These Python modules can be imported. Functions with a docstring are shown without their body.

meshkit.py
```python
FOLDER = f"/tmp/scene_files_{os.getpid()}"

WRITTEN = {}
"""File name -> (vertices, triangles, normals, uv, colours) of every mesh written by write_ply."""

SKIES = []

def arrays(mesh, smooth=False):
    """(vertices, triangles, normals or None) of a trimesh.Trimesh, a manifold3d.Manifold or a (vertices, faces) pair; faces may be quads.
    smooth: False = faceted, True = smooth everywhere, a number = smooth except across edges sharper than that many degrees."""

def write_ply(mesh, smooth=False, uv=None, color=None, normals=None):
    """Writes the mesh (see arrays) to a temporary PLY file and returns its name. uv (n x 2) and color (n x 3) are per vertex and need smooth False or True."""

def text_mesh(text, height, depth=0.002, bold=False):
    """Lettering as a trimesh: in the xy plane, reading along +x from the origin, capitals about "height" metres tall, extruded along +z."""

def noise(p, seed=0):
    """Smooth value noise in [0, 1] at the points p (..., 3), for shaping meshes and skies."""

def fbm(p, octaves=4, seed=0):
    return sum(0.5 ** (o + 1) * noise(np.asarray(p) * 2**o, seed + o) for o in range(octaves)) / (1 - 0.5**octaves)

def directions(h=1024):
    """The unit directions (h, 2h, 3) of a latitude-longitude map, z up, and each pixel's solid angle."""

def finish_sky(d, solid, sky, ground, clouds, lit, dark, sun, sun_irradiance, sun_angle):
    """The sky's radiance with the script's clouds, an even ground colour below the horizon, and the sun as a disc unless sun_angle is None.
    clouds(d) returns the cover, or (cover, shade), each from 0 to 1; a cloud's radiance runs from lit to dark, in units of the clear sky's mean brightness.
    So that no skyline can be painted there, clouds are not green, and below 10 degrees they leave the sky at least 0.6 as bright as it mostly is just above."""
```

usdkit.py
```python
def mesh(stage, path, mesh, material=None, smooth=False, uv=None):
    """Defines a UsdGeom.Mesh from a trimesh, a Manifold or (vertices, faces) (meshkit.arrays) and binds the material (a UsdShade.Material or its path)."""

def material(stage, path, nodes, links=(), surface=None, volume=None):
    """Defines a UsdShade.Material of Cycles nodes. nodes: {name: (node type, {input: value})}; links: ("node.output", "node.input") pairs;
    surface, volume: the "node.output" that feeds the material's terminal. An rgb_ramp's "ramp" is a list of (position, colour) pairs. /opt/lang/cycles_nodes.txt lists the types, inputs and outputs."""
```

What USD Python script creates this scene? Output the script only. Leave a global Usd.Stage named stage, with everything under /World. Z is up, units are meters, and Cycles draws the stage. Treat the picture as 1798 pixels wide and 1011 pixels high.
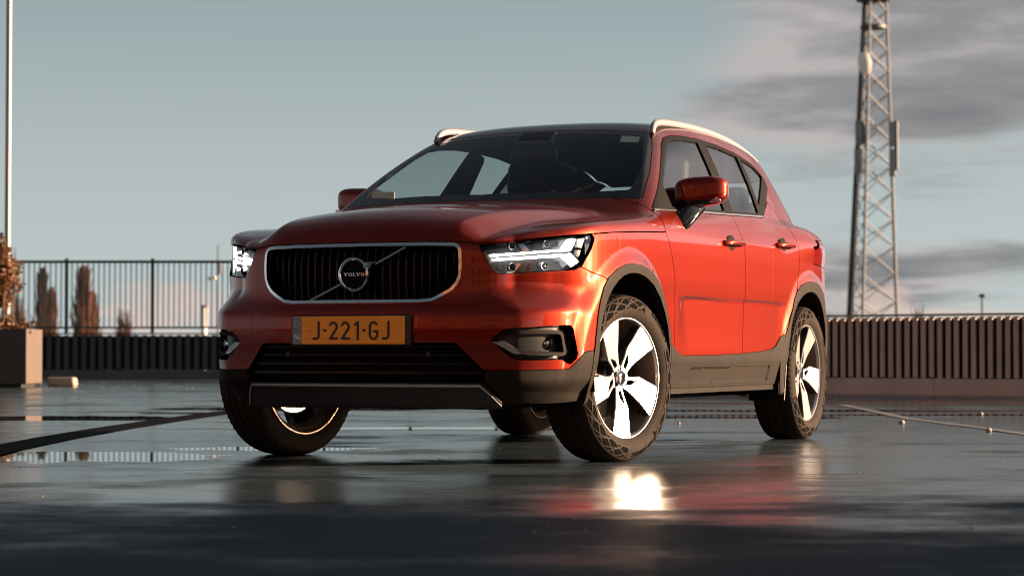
import math, random
import numpy as np
import trimesh, manifold3d, shapely, usdkit, meshkit
from scipy.interpolate import CubicSpline, PchipInterpolator
from scipy.ndimage import map_coordinates
from scipy.spatial import cKDTree
from shapely.geometry import Polygon, LineString, Point, MultiPolygon, box as sbox
from shapely.ops import unary_union
from pxr import Usd, UsdGeom, UsdLux, UsdShade, Gf, Vt

# ================================================================ camera, sky, sun, exposure
stage = Usd.Stage.CreateInMemory()
UsdGeom.SetStageUpAxis(stage, UsdGeom.Tokens.z)
UsdGeom.SetStageMetersPerUnit(stage, 1.0)
UsdGeom.Xform.Define(stage, '/World')
CAM_Z = .459
cam = UsdGeom.Camera.Define(stage, '/World/Camera')
cam.CreateHorizontalApertureAttr(36.0)
cam.CreateVerticalApertureAttr(36.0*575/1024)
cam.CreateFocalLengthAttr(36.0*3858.9/1798)
cam.CreateClippingRangeAttr(Gf.Vec2f(.1, 20000))
cam.CreateFStopAttr(4.5)
cam.CreateFocusDistanceAttr(9.6)
cam.CreateExposureAttr(2.25)
_c = UsdGeom.Xformable(cam)
_c.AddTranslateOp().Set(Gf.Vec3d(0, 0, CAM_Z)); _c.AddRotateXOp().Set(90+1.7017)

SUN_EL, SUN_AZ = math.radians(9.0), math.radians(6.0)        # azimuth away from +x towards +y
SUN = np.array([math.cos(SUN_EL)*math.cos(SUN_AZ), math.cos(SUN_EL)*math.sin(SUN_AZ), math.sin(SUN_EL)])
SKY_STRENGTH = .055
usdkit.material(stage, '/World/Looks/sky', {
    "co": ("texture_coordinate", {}),
    "xyz": ("separate_xyz", {}),
    "sky": ("sky_texture", {"sky_type": "single_scattering", "sun_disc": False, "sun_elevation": SUN_EL, "sun_rotation": math.atan2(SUN[0], SUN[1]), "aerosol_density": 1.6, "ozone_density": 1.0, "air_density": 1.0}),
    "grey": ("hsv", {"hue": .5, "saturation": .38, "value": 1.0, "fac": 1.0}),
    "veil": ("mix_color", {"blend_type": "mix"}),
    "vcol": ("rgb_ramp", {"ramp": [(0, (2.00, 2.32, 2.38)), (.05, (1.74, 2.04, 2.10)), (.16, (1.12, 1.36, 1.44)), (.36, (.22, .29, .35)), (1, (.08, .11, .14))]}),
    "vf": ("map_range", {"range_type": "smoothstep", "from_min": -.05, "from_max": .50, "to_min": .88, "to_max": .90, "clamp": True}),
    # the air grows brighter towards the low sun
    "glow": ("vector_math", {"math_type": "dot_product", "vector2": tuple(SUN)}), "gl": ("map_range", {"range_type": "smoothstep", "from_min": .30, "from_max": .95, "to_min": 1.0, "to_max": 2.6, "clamp": True}), "gm": ("mix_color", {"blend_type": "multiply", "fac": 1.0, "use_clamp_result": False, "use_clamp": False}), "gc": ("combine_xyz", {}),
    # cloud layers: direction projected on a flat layer overhead
    "zc": ("math", {"math_type": "maximum", "value2": 0.0}),
    "zd": ("math", {"math_type": "add", "value2": .10}),
    "px": ("math", {"math_type": "divide"}), "py": ("math", {"math_type": "divide"}),
    "pv": ("combine_xyz", {"z": 0.0}),
    "map": ("mapping", {"mapping_type": "point", "location": (11.4, 3.3, 0), "scale": (.40, .42, 1)}),
    "n1": ("noise_texture", {"scale": 1.0, "detail": 9.0, "roughness": .58, "distortion": .35}),
    "side": ("map_range", {"range_type": "smoothstep", "from_min": .00, "from_max": .15, "to_min": -.26, "to_max": .07, "clamp": True}),
    "alt": ("map_range", {"range_type": "smoothstep", "from_min": .03, "from_max": .11, "to_min": -.10, "to_max": .04, "clamp": True}), "sum2": ("math", {"math_type": "add"}),
    "sum": ("math", {"math_type": "add"}),
    "cov": ("map_range", {"range_type": "smoothstep", "from_min": .51, "from_max": .65, "to_min": 0, "to_max": .90, "clamp": True}),
    "n2": ("noise_texture", {"scale": 3.6, "detail": 7.0, "roughness": .55}),
    "ccol": ("rgb_ramp", {"ramp": [(.36, (.74, .73, .77)), (.48, (1.1, 1.06, 1.08)), (.60, (1.95, 1.80, 1.76))]}),
    "c1": ("mix_color", {"blend_type": "mix"}),
    # small heaped clouds low over the horizon, lit warm by the low sun
    "hm": ("mapping", {"mapping_type": "point", "location": (2.35, .0, 1.3), "scale": (13, 13, 34)}),
    "n3": ("noise_texture", {"scale": 1.0, "detail": 6.0, "roughness": .6}),
    "low": ("map_range", {"range_type": "smoothstep", "from_min": .012, "from_max": .048, "to_min": .02, "to_max": -.26, "clamp": True}),
    "hs": ("math", {"math_type": "add"}),
    "hc": ("map_range", {"range_type": "smoothstep", "from_min": .47, "from_max": .60, "to_min": 0, "to_max": .75, "clamp": True}),
    "c2": ("mix_color", {"blend_type": "mix", "b": (2.8, 2.2, 1.95)}),
    "bg": ("background_shader", {"strength": SKY_STRENGTH}),
}, [("co.generated", "xyz.vector"), ("sky.color", "grey.color"), ("grey.color", "veil.a"), ("xyz.z", "vf.value"), ("xyz.z", "vcol.fac"), ("vcol.color", "veil.b"), ("vf.result", "veil.fac"),
    ("xyz.z", "zc.value1"), ("zc.value", "zd.value1"), ("xyz.x", "px.value1"), ("zd.value", "px.value2"), ("xyz.y", "py.value1"), ("zd.value", "py.value2"),
    ("px.value", "pv.x"), ("py.value", "pv.y"), ("pv.vector", "map.vector"), ("map.vector", "n1.vector"), ("map.vector", "n2.vector"),
    ("xyz.x", "side.value"), ("n1.fac", "sum.value1"), ("side.result", "sum.value2"), ("sum.value", "sum2.value1"), ("xyz.z", "alt.value"), ("alt.result", "sum2.value2"), ("sum2.value", "cov.value"), ("n2.fac", "ccol.fac"),
    ("veil.result", "c1.a"), ("ccol.color", "c1.b"), ("cov.result", "c1.fac"),
    ("co.generated", "hm.vector"), ("hm.vector", "n3.vector"), ("xyz.z", "low.value"), ("n3.fac", "hs.value1"), ("low.result", "hs.value2"), ("hs.value", "hc.value"),
    ("c1.result", "c2.a"), ("hc.result", "c2.fac"), ("co.generated", "glow.vector1"), ("glow.value", "gl.value"), ("gl.result", "gc.x"), ("gl.result", "gc.y"), ("gl.result", "gc.z"), ("c2.result", "gm.a"), ("gc.vector", "gm.b"), ("gm.result", "bg.color")], surface="bg.background")
dome_light = UsdLux.DomeLight.Define(stage, '/World/sky')
UsdShade.MaterialBindingAPI.Apply(dome_light.GetPrim()).Bind(UsdShade.Material.Get(stage, '/World/Looks/sky'))
dome_light.GetPrim().SetCustomDataByKey('kind', 'structure')
sun = UsdLux.DistantLight.Define(stage, '/World/sun')
sun.CreateNormalizeAttr(True); sun.CreateIntensityAttr(1.25); sun.CreateAngleAttr(.55); sun.CreateColorAttr(Gf.Vec3f(1.0, .66, .42))
_s = UsdGeom.Xformable(sun)
_s.AddRotateZOp().Set(math.degrees(math.atan2(SUN[1], SUN[0]))+90); _s.AddRotateXOp().Set(90-math.degrees(SUN_EL))

# ================================================================ helpers
_used = {}
def path_of(parent, name):
    base = parent.GetPath().AppendChild(name) if parent is not None else '/World/'+name
    k = _used.get(str(base), 0); _used[str(base)] = k+1
    return str(base) if k == 0 else f'{base}_{k:03d}'
def prim_of(x): return x.GetPrim() if hasattr(x, 'GetPrim') else x
def tag(o, label=None, cat=None, group=None, kind=None):
    o = prim_of(o)
    for k, v in (('label', label), ('category', cat), ('group', group), ('kind', kind)):
        if v: o.SetCustomDataByKey(k, v)
    return o
def thing(name, label, cat, loc=(0, 0, 0), rz=0., group=None, parent=None, ry=None):
    x = UsdGeom.Xform.Define(stage, path_of(parent, name))
    x.AddTranslateOp().Set(Gf.Vec3d(*map(float, loc)))
    if rz: x.AddRotateZOp().Set(float(rz))
    return tag(x, label, cat, group)
def bind(p, mat): UsdShade.MaterialBindingAPI.Apply(p).Bind(UsdShade.Material.Get(stage, '/World/Looks/'+mat))
def raw(name, parent, v, f, n, mat, label=None, kind=None, cat=None):
    f = np.asarray(f)
    m = UsdGeom.Mesh.Define(stage, path_of(parent, name))
    m.CreatePointsAttr(Vt.Vec3fArray.FromNumpy(np.asarray(v, np.float32)))
    m.CreateFaceVertexCountsAttr(Vt.IntArray.FromNumpy(np.full(len(f), f.shape[1], np.int32)))
    m.CreateFaceVertexIndicesAttr(Vt.IntArray.FromNumpy(f.astype(np.int32).ravel()))
    m.CreateSubdivisionSchemeAttr('none')
    if n is not None:
        m.CreateNormalsAttr(Vt.Vec3fArray.FromNumpy(np.asarray(n, np.float32))); m.SetNormalsInterpolation('vertex')
    bind(m.GetPrim(), mat)
    return tag(m, label, cat, None, kind)
def part(name, parent, mesh, mat, smooth=False, label=None, kind=None, cat=None):
    v, f, n = meshkit.arrays(mesh, smooth)
    return raw(name, parent, v, f, n, mat, label, kind, cat)
cat_mesh = lambda ms: trimesh.util.concatenate([m for m in ms if m is not None])
def tm(m):
    if hasattr(m, 'to_mesh'):
        q = m.to_mesh(); return trimesh.Trimesh(q.vert_properties[:, :3], q.tri_verts, process=False)
    return m
def bx(x0, x1, y0, y1, z0, z1):
    m = trimesh.creation.box((abs(x1-x0), abs(y1-y0), abs(z1-z0))); m.apply_translation(((x0+x1)/2, (y0+y1)/2, (z0+z1)/2)); return m
def rbox(ext, r, seg=12):
    e = np.maximum(np.array(ext)/2-r, 1e-4); M = manifold3d.Manifold; s = M.sphere(r, seg)
    return tm(M.batch_hull([s.translate([e[0]*a, e[1]*b, e[2]*c]) for a in (-1, 1) for b in (-1, 1) for c in (-1, 1)]))
def moved(m, t=(0, 0, 0), rx=0, ry=0, rz=0):
    m = m.copy()
    for a, ax in ((rx, (1, 0, 0)), (ry, (0, 1, 0)), (rz, (0, 0, 1))):
        if a: m.apply_transform(trimesh.transformations.rotation_matrix(math.radians(a), ax))
    m.apply_translation(t); return m
def bar(a, b, r, r2=None, sides=8):
    a, b = np.array(a, float), np.array(b, float); L = np.linalg.norm(b-a)
    r2 = r if r2 is None else r2
    t = np.linspace(0, 2*np.pi, sides, endpoint=False)
    z = (b-a)/L; x = np.cross(z, (0, 0, 1.) if abs(z[2]) < .9 else (1., 0, 0)); x /= np.linalg.norm(x); y = np.cross(z, x)
    ring = np.cos(t)[:, None]*x+np.sin(t)[:, None]*y
    v = np.vstack([a+ring*r, b+ring*r2, a[None], b[None]]); k = np.arange(sides); k1 = (k+1) % sides
    f = np.vstack([np.c_[k, k1, k1+sides], np.c_[k, k1+sides, k+sides], np.c_[k1, k, np.full(sides, 2*sides)], np.c_[k+sides, k1+sides, np.full(sides, 2*sides+1)]])
    return trimesh.Trimesh(v, f, process=False)
def tube(P, r, sides=10, flat=1.0, up=(0, 0, 1.), caps=True):
    """a smooth tube along the points P; r a number or one per point; flat scales it along the sideways axis"""
    P = np.asarray(P, float); n = len(P); r = np.broadcast_to(r, n)
    T = np.gradient(P, axis=0); T /= np.linalg.norm(T, axis=1, keepdims=True)
    X = np.cross(T, up); X /= np.linalg.norm(X, axis=1, keepdims=True); Y = np.cross(X, T)
    t = np.linspace(0, 2*np.pi, sides, endpoint=False)
    v = (P[:, None]+(np.cos(t)[None, :, None]*X[:, None]*flat+np.sin(t)[None, :, None]*Y[:, None])*r[:, None, None]).reshape(-1, 3)
    i = np.arange(n-1)[:, None]*sides; k = np.arange(sides)[None]; k1 = (k+1) % sides
    q = np.stack([i+k, i+k1, i+sides+k1, i+sides+k], -1).reshape(-1, 4)
    f = np.vstack([q[:, [0, 1, 2]], q[:, [0, 2, 3]]])
    if caps:
        v = np.vstack([v, P[:1], P[-1:]]); a = n*sides
        k = np.arange(sides); k1 = (k+1) % sides
        f = np.vstack([f, np.c_[k1, k, np.full(sides, a)], np.c_[(n-1)*sides+k, (n-1)*sides+k1, np.full(sides, a+1)]])
    return trimesh.Trimesh(v, f, process=False)
def lathe(prof, seg=64, axis='y', closed=False):
    """revolve (radius, along) pairs about the axis"""
    p = np.asarray(prof, float); m = len(p); t = np.linspace(0, 2*np.pi, seg, endpoint=False)
    r, a = p[:, 0], p[:, 1]
    c, s = np.cos(t)[:, None], np.sin(t)[:, None]
    if axis == 'y': v = np.stack([c*r, np.broadcast_to(a, (seg, m)), s*r], -1)
    else: v = np.stack([c*r, s*r, np.broadcast_to(a, (seg, m))], -1)
    v = v.reshape(-1, 3); i = np.arange(seg)[:, None]*m; i1 = ((np.arange(seg)+1) % seg)[:, None]*m
    k = np.arange(m if closed else m-1)[None]; k1 = (k+1) % m
    q = np.stack([i+k, i+k1, i1+k1, i1+k], -1).reshape(-1, 4)
    if axis == 'y': q = q[:, ::-1]
    return trimesh.Trimesh(v, np.vstack([q[:, [0, 1, 2]], q[:, [0, 2, 3]]]), process=False)
def extr(poly, h):
    gs = getattr(poly, 'geoms', [poly])
    return cat_mesh([trimesh.creation.extrude_polygon(g, h, engine='earcut') for g in gs if g.area > 1e-9])
def px(u, v, d):
    """a point at depth d (metres along +y) seen at pixel (u, v) of the photograph, for laying the place out"""
    p = math.radians(1.7017); a, b = (u-899)/3858.9, (505.5-v)/3858.9
    y, z = math.cos(p)-b*math.sin(p), math.sin(p)+b*math.cos(p)
    return np.array([a/y*d, d, CAM_Z+z/y*d])
def gpx(u, v, z=0.):
    d = px(u, v, 1.0); k = (z-CAM_Z)/(d[2]-CAM_Z); return np.array([d[0]*k, k, z])

# ================================================================ materials
def mat(name, color, rough=.5, metallic=0., coat=0., spec=.5, noise=None, bump=None, **kw):
    nodes = {"p": ("principled_bsdf", {"base_color": color, "roughness": rough, "metallic": metallic, "coat_weight": coat, "specular_ior_level": spec, **kw})}
    links = []
    if noise or bump: nodes["tc"] = ("geometry", {})
    if noise:
        sc, amt, col2 = noise
        nodes["n"] = ("noise_texture", {"scale": sc, "detail": 5.0, "roughness": .6})
        nodes["r"] = ("rgb_ramp", {"ramp": [(.35, color), (.35+amt, col2)]})
        links += [("tc.position", "n.vector"), ("n.fac", "r.fac"), ("r.color", "p.base_color")]
    if bump:
        nodes["bn"] = ("noise_texture", {"scale": bump[0], "detail": 4.0})
        nodes["b"] = ("bump", {"strength": bump[1], "distance": bump[2]})
        links += [("tc.position", "bn.vector"), ("bn.fac", "b.height"), ("b.normal", "p.normal")]
    usdkit.material(stage, '/World/Looks/'+name, nodes, links, surface="p.BSDF")
mat('paint_red', (.180, .0120, .0038), .38, .80, .90, spec=.03, coat_roughness=.02, coat_ior=1.42)
mat('paint_black', (.012, .012, .013), .3, .3, 1.0, coat_roughness=.02)
mat('cladding', (.0100, .0080, .0066), .72, spec=.12, noise=(9, .45, (.017, .013, .0100)), bump=(900, .25, .0006))
mat('black_plastic', (.010, .010, .011), .42, spec=.35)
mat('gloss_black', (.006, .006, .007), .12, coat=.4)
mat('void_black', (.004, .004, .0045), .8, spec=.1)
mat('interior', (.005, .005, .0055), .8, spec=.1)
mat('grille_black', (.004, .004, .0045), .30, spec=.22)
mat('seat_leather', (.007, .007, .0075), .6, spec=.2)
mat('beige_trim', (.55, .48, .36), .6)
mat('chrome', (.72, .73, .75), .10, 1.0)
mat('satin_silver', (.62, .62, .62), .28, 1.0)
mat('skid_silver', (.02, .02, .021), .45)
mat('rim_barrel', (.26, .20, .15), .45, .7, noise=(40, .4, (.16, .12, .09)))
mat('rim_silver', (.60, .60, .60), .26, .75)
mat('rim_black', (.010, .010, .011), .28, coat=.5)
mat('rail_silver', (.15, .165, .185), .5, .15)
mat('trim_black', (.004, .004, .0045), .6, spec=.08)
mat('steel', (.36, .35, .34), .35, 1.0)
mat('caliper_metal', (.20, .18, .16), .5, .3)
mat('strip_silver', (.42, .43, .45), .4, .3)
mat('rubber', (.016, .013, .011), .8, spec=.12, noise=(30, .4, (.026, .020, .016)), bump=(220, .2, .001))
mat('rubber_raised', (.0215, .0165, .013), .75, spec=.15)
mat('rubber_groove', (.004, .004, .004), .9, spec=.02)
mat('plate_orange', (.90, .34, .022), .45, noise=(14, .4, (.84, .30, .02)))
mat('plate_blue', (.13, .18, .27), .45)
mat('ink_black', (.008, .008, .008), .5)
mat('print_white', (.80, .80, .80), .5)
mat('sticker', (.50, .52, .52), .5)
mat('reflector', (.75, .75, .76), .12, 1.0)
mat('lamp_dark', (.020, .021, .023), .25, .2, .5)
mat('red_lens', (.16, .004, .004), .15, coat=1.0)
mat('mirror_glass', (.6, .62, .63), .03, 1.0)
usdkit.material(stage, '/World/Looks/daylight_led', {"e": ("emission", {"color": (1, .985, .96), "strength": 1.15}), "g": ("glossy_bsdf", {"roughness": .2, "color": (.9, .9, .9)}), "m": ("add_closure", {})}, [("e.emission", "m.closure1"), ("g.BSDF", "m.closure2")], surface="m.closure")
def glass(name, tint, ior=1.5, refl=(1, 1, 1)):
    usdkit.material(stage, '/World/Looks/'+name, {"geo": ("geometry", {}), "ior": ("mix_float", {"a": ior, "b": 1/ior}), "f": ("fresnel", {}), "t": ("transparent_bsdf", {"color": tint}), "g": ("glossy_bsdf", {"roughness": .0, "color": refl}), "m": ("mix_closure", {})},
        [("geo.backfacing", "ior.fac"), ("ior.result", "f.IOR"), ("f.fac", "m.fac"), ("t.BSDF", "m.closure1"), ("g.BSDF", "m.closure2")], surface="m.closure")
glass('windscreen_glass', (.72, .80, .79), 1.5)
glass('side_glass', (.66, .70, .70), 1.55)
glass('privacy_glass', (.22, .235, .24), 1.55)
glass('clear_lens', (.93, .94, .94), 1.45)

# ---------------------------------------------------------------- body shape
PLAN = [(.862,0),(.856,.2),(.838,.36),(.80,.50),(.720,.678),(.605,.787),(.45,.857),(.25,.892),(0,.905),(-.5,.907),(-1.5,.909),(-2.3,.911),(-2.7,.911),(-2.95,.900),(-3.2,.853),(-3.4,.745),(-3.5,.59),(-3.55,.32),(-3.565,0)]
GPLAN = [(.6,0),(.55,.5),(.3,.76),(-.2,.830),(-.6,.842),(-1.0,.848),(-2.0,.858),(-2.5,.842),(-2.74,.818),(-3.0,.762),(-3.24,.665),(-3.4,.53),(-3.46,.3),(-3.475,0)]
class Plan:
    """a closed plan curve: signed distance, arc length from the nose, and normal, for any point"""
    def __init__(self, pts):
        p = np.array(pts, float)
        q = np.vstack([p, (p*[1,-1])[-2:0:-1], p[:1]])
        t = np.r_[0, np.cumsum(np.linalg.norm(np.diff(q, axis=0), axis=1))]
        c = CubicSpline(t, q, bc_type='periodic')
        u = np.linspace(0, t[-1], 6001)
        c2 = c(u); self.c = c2[:-1]
        self.s = np.r_[0, np.cumsum(np.linalg.norm(np.diff(c2, axis=0), axis=1))][:-1]
        self.L = self.s[-1]
        d = np.gradient(c2, axis=0)[:-1]; n = np.stack([d[:,1], -d[:,0]], 1)
        self.n = n/np.linalg.norm(n, axis=1, keepdims=True)
        self.tree = cKDTree(self.c)
        self.x0, self.y0, self.h = -3.9, -.25, .01
        gx = np.arange(self.x0, 1.2, self.h); gy = np.arange(self.y0, 1.25, self.h)
        X, Y = np.meshgrid(gx, gy, indexing='ij')
        dist, idx = self.tree.query(np.stack([X, Y], -1).reshape(-1, 2))
        ins = shapely.contains_xy(Polygon(self.c), X.ravel(), Y.ravel())
        self.g = np.where(ins, -dist, dist).reshape(X.shape)
        self.gn = self.n[idx, 0].reshape(X.shape)
        half = self.s < self.s[3000]+1e-6
        self.hx, self.hs = self.c[half][::-1, 0], self.s[half][::-1]
    def sd(self, x, y):
        co = [(x-self.x0)/self.h, (np.abs(y)-self.y0)/self.h]
        return map_coordinates(self.g, co, order=1, mode='nearest'), map_coordinates(self.gn, co, order=1, mode='nearest')
    def sd3(self, x, y):
        co = [(x-self.x0)/self.h, (np.abs(y)-self.y0)/self.h]
        return map_coordinates(self.g, co, order=3, mode='nearest'), map_coordinates(self.gn, co, order=3, mode='nearest')
    def arc(self, x, y):
        i = self.tree.query(np.stack([x, np.abs(y)], -1))[1]
        s = self.s[i]
        return np.where(s > self.L/2, 0, s)
    def s_of_x(self, x): return np.interp(x, self.hx, self.hs)
    def at(self, s): return np.stack([np.interp(s, self.s, self.c[:,0]), np.interp(s, self.s, self.c[:,1])], -1)
    def nat(self, s): return np.stack([np.interp(s, self.s, self.n[:,0]), np.interp(s, self.s, self.n[:,1])], -1)
BP, GP = Plan(PLAN), Plan(GPLAN)
def curve(*pts, smooth=True):
    p = np.array(sorted(pts), float)
    f = PchipInterpolator(p[:,0], p[:,1])
    return lambda x: f(np.clip(x, p[0,0], p[-1,0]))
side_in = curve((.15,.11),(.22,.07),(.28,.045),(.36,.028),(.45,.016),(.55,.011),(.70,.006),(.80,.0),(.90,0),(.96,.004),(1.0,.011),(1.05,.027),(1.10,.050),(1.16,.085),(1.3,.2))
front_in = curve((.15,.20),(.225,.10),(.26,.075),(.30,.05),(.345,.022),(.39,.02),(.46,.012),(.52,.003),(.56,0),(.60,.001),(.632,.008),(.665,.024),(.70,.031),(.73,.033),(.80,.032),(.87,.034),(.90,.038),(.94,.05),(1.0,.09),(1.1,.17),(1.3,.3))
rear_in = curve((.15,.2),(.3,.06),(.5,0),(.65,0),(.75,.03),(.9,.05),(1.1,.09),(1.3,.2))
dome = curve((.87,.83),(.845,.87),(.82,.905),(.795,.945),(.76,.983),(.70,1.018),(.6,1.048),(.45,1.076),(.2,1.105),(-.1,1.126),(-.35,1.135),(-.6,1.12),(-.9,1.10),(-1.5,1.14),(-2.0,1.16),(-2.6,1.155),(-3.0,1.125),(-3.4,1.09))
shoulder = curve((.87,.83),(.80,.893),(.75,.912),(.65,.938),(.5,.972),(.3,1.005),(0,1.032),(-.3,1.060),(-.6,1.095),(-.9,1.10),(-1.5,1.14),(-2.0,1.16),(-2.6,1.155),(-3.0,1.125),(-3.4,1.09))
dome_y = curve((.8,.455),(.6,.49),(.2,.55),(-.3,.62),(-1,.64))
roof_z = curve((0,1.20),(-.6,1.42),(-.9,1.515),(-1.12,1.571),(-1.4,1.613),(-1.7,1.634),(-2.0,1.637),(-2.4,1.622),(-2.8,1.585),(-3.2,1.54),(-3.5,1.50))
def sstep(a, b, x):
    t = np.clip((x-a)/(b-a), 0, 1); return t*t*(3-2*t)
def smax(a, b, k):
    h = np.maximum(k-np.abs(a-b), 0)/k
    return np.maximum(a, b)+h*h*h*k/6
def smin(a, b, k): return -smax(-a, -b, k)
WHEELS = ((0., .355), (-2.702, .355))
def body(P, cubic=False):
    x, y, z = P[...,0], np.abs(P[...,1]), P[...,2]
    d, nx = (BP.sd3 if cubic else BP.sd)(x, y)
    wf = sstep(.30, .93, nx); wr = sstep(.3, .93, -nx)
    inset = side_in(z)*(1-wf-wr)+front_in(z)*wf+rear_in(z)*wr
    wc = sstep(.12,.5,nx)*(1-sstep(.78,.98,nx))
    inset = inset+wc*(.066*sstep(.62,.74,z)-.026*sstep(.22,.34,z))
    inset = inset-.028*sstep(-2.2,-2.9,x)*sstep(.93,1.06,z)*(1-sstep(1.12,1.2,z))*(1-wr)
    # door scoop above the sill
    sc = sstep(-.60,-.80,x)*sstep(-2.28,-2.02,x)*(1-sstep(.700,.722,z))*sstep(.44,.69,z)*.038
    # flared wheel arches
    fl = 0
    for cx, cz in WHEELS:
        r = np.hypot(x-cx, z-cz)
        fl = fl+.022*(1-sstep(.47,.56,r))*sstep(.25,.45,z)
    # a soft crease along the doors below the belt
    A = d+inset+(sc-fl)*(1-wf)*(1-wr)
    t = 1-sstep(dome_y(x)-.06, dome_y(x)+.085, y)
    t = t*sstep(-.75,-.45,x)
    dz, sz = dome(x), shoulder(x)
    Hd = sz+(dz-sz)*t-.034*(y/.5)**2*t
    B = z-Hd
    low = smax(A, B*.97, .055)
    ws = (x+.30+.264*y*y)*.473+(z-1.12)*.881-.022*np.cos(np.clip((z-1.34)/.25,-1,1)*1.57)
    gd, _ = (GP.sd3 if cubic else GP.sd)(x, y)
    zz = np.maximum(z-1.10, -.1)
    G = (gd+.45*zz+.20*zz*zz)*.91
    rf = z-(roof_z(x)-.02*(y/.6)**2-.02*(y/.6)**4)
    re = (-(x+3.47))*.848+(z-1.1)*.53
    green = smax(smax(G, rf, .09), re, .08)
    green = smax(green, ws, .07)
    f = smin(low, green, .025)
    return smax(f, .250-.015*sstep(.2,.6,x)-z, .02)
def grad(P, e=1.5e-3):
    g = np.empty_like(P)
    for k in range(3):
        o = np.zeros(3); o[k] = e
        g[...,k] = (body(P+o, True)-body(P-o, True))/(2*e)
    return g
def project(P, n=4):
    for _ in range(n):
        g = grad(P); P = P-g*(body(P, True)/np.maximum((g*g).sum(-1), .05))[..., None]
    return P
def surface_nets(f, lo, hi, h):
    ax = [np.arange(lo[k], hi[k]+h, h) for k in range(3)]
    n = [len(a) for a in ax]
    V = np.empty(n, np.float32)
    Y, Z = np.meshgrid(ax[1], ax[2], indexing='ij')
    for i0 in range(0, n[0], 32):
        xs = ax[0][i0:i0+32]
        P = np.empty((len(xs), n[1], n[2], 3)); P[...,0] = xs[:,None,None]; P[...,1] = Y; P[...,2] = Z
        V[i0:i0+32] = f(P)
    S = V < 0
    cnt = np.zeros([k-1 for k in n], np.int32); acc = np.zeros([k-1 for k in n]+[3], np.float32)
    ux = [slice(None,-1), slice(1,None)]
    for a in range(3):
        b, c = [k for k in range(3) if k != a]
        for ib in (0,1):
            for ic in (0,1):
                s0 = [0]*3; s1 = [0]*3
                s0[a] = slice(None,-1); s1[a] = slice(1,None); s0[b] = s1[b] = ux[ib]; s0[c] = s1[c] = ux[ic]
                v0, v1 = V[tuple(s0)], V[tuple(s1)]
                cr = (v0 < 0) != (v1 < 0)
                t = np.where(cr, v0/np.where(cr, v0-v1, 1), 0)
                cnt += cr; acc[...,a] += t; acc[...,b] += cr*ib; acc[...,c] += cr*ic
    act = cnt > 0
    idx = -np.ones(cnt.shape, np.int64); idx[act] = np.arange(act.sum())
    I = np.argwhere(act)
    pts = (I+acc[act]/cnt[act][:,None])*h+np.array([a[0] for a in ax])
    F = []
    for a in range(3):
        b, c = [(1,2),(2,0),(0,1)][a]
        s0 = [slice(1,-1)]*3; s1 = [slice(1,-1)]*3; s0[a] = slice(None,-1); s1[a] = slice(1,None)
        cr = S[tuple(s0)] != S[tuple(s1)]
        fl = S[tuple(s0)]
        E = np.argwhere(cr); flip = fl[cr]
        o = np.ones(3, int); o[a] = 0; E = E+o
        def g(db, dc):
            q = E.copy(); q[:,b] += db; q[:,c] += dc; return idx[q[:,0],q[:,1],q[:,2]]
        quad = np.stack([g(-1,-1), g(0,-1), g(0,0), g(-1,0)], 1)
        quad[~flip] = quad[~flip][:, ::-1]
        F.append(quad[(quad >= 0).all(1)])
    return pts, np.vstack(F)

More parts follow.
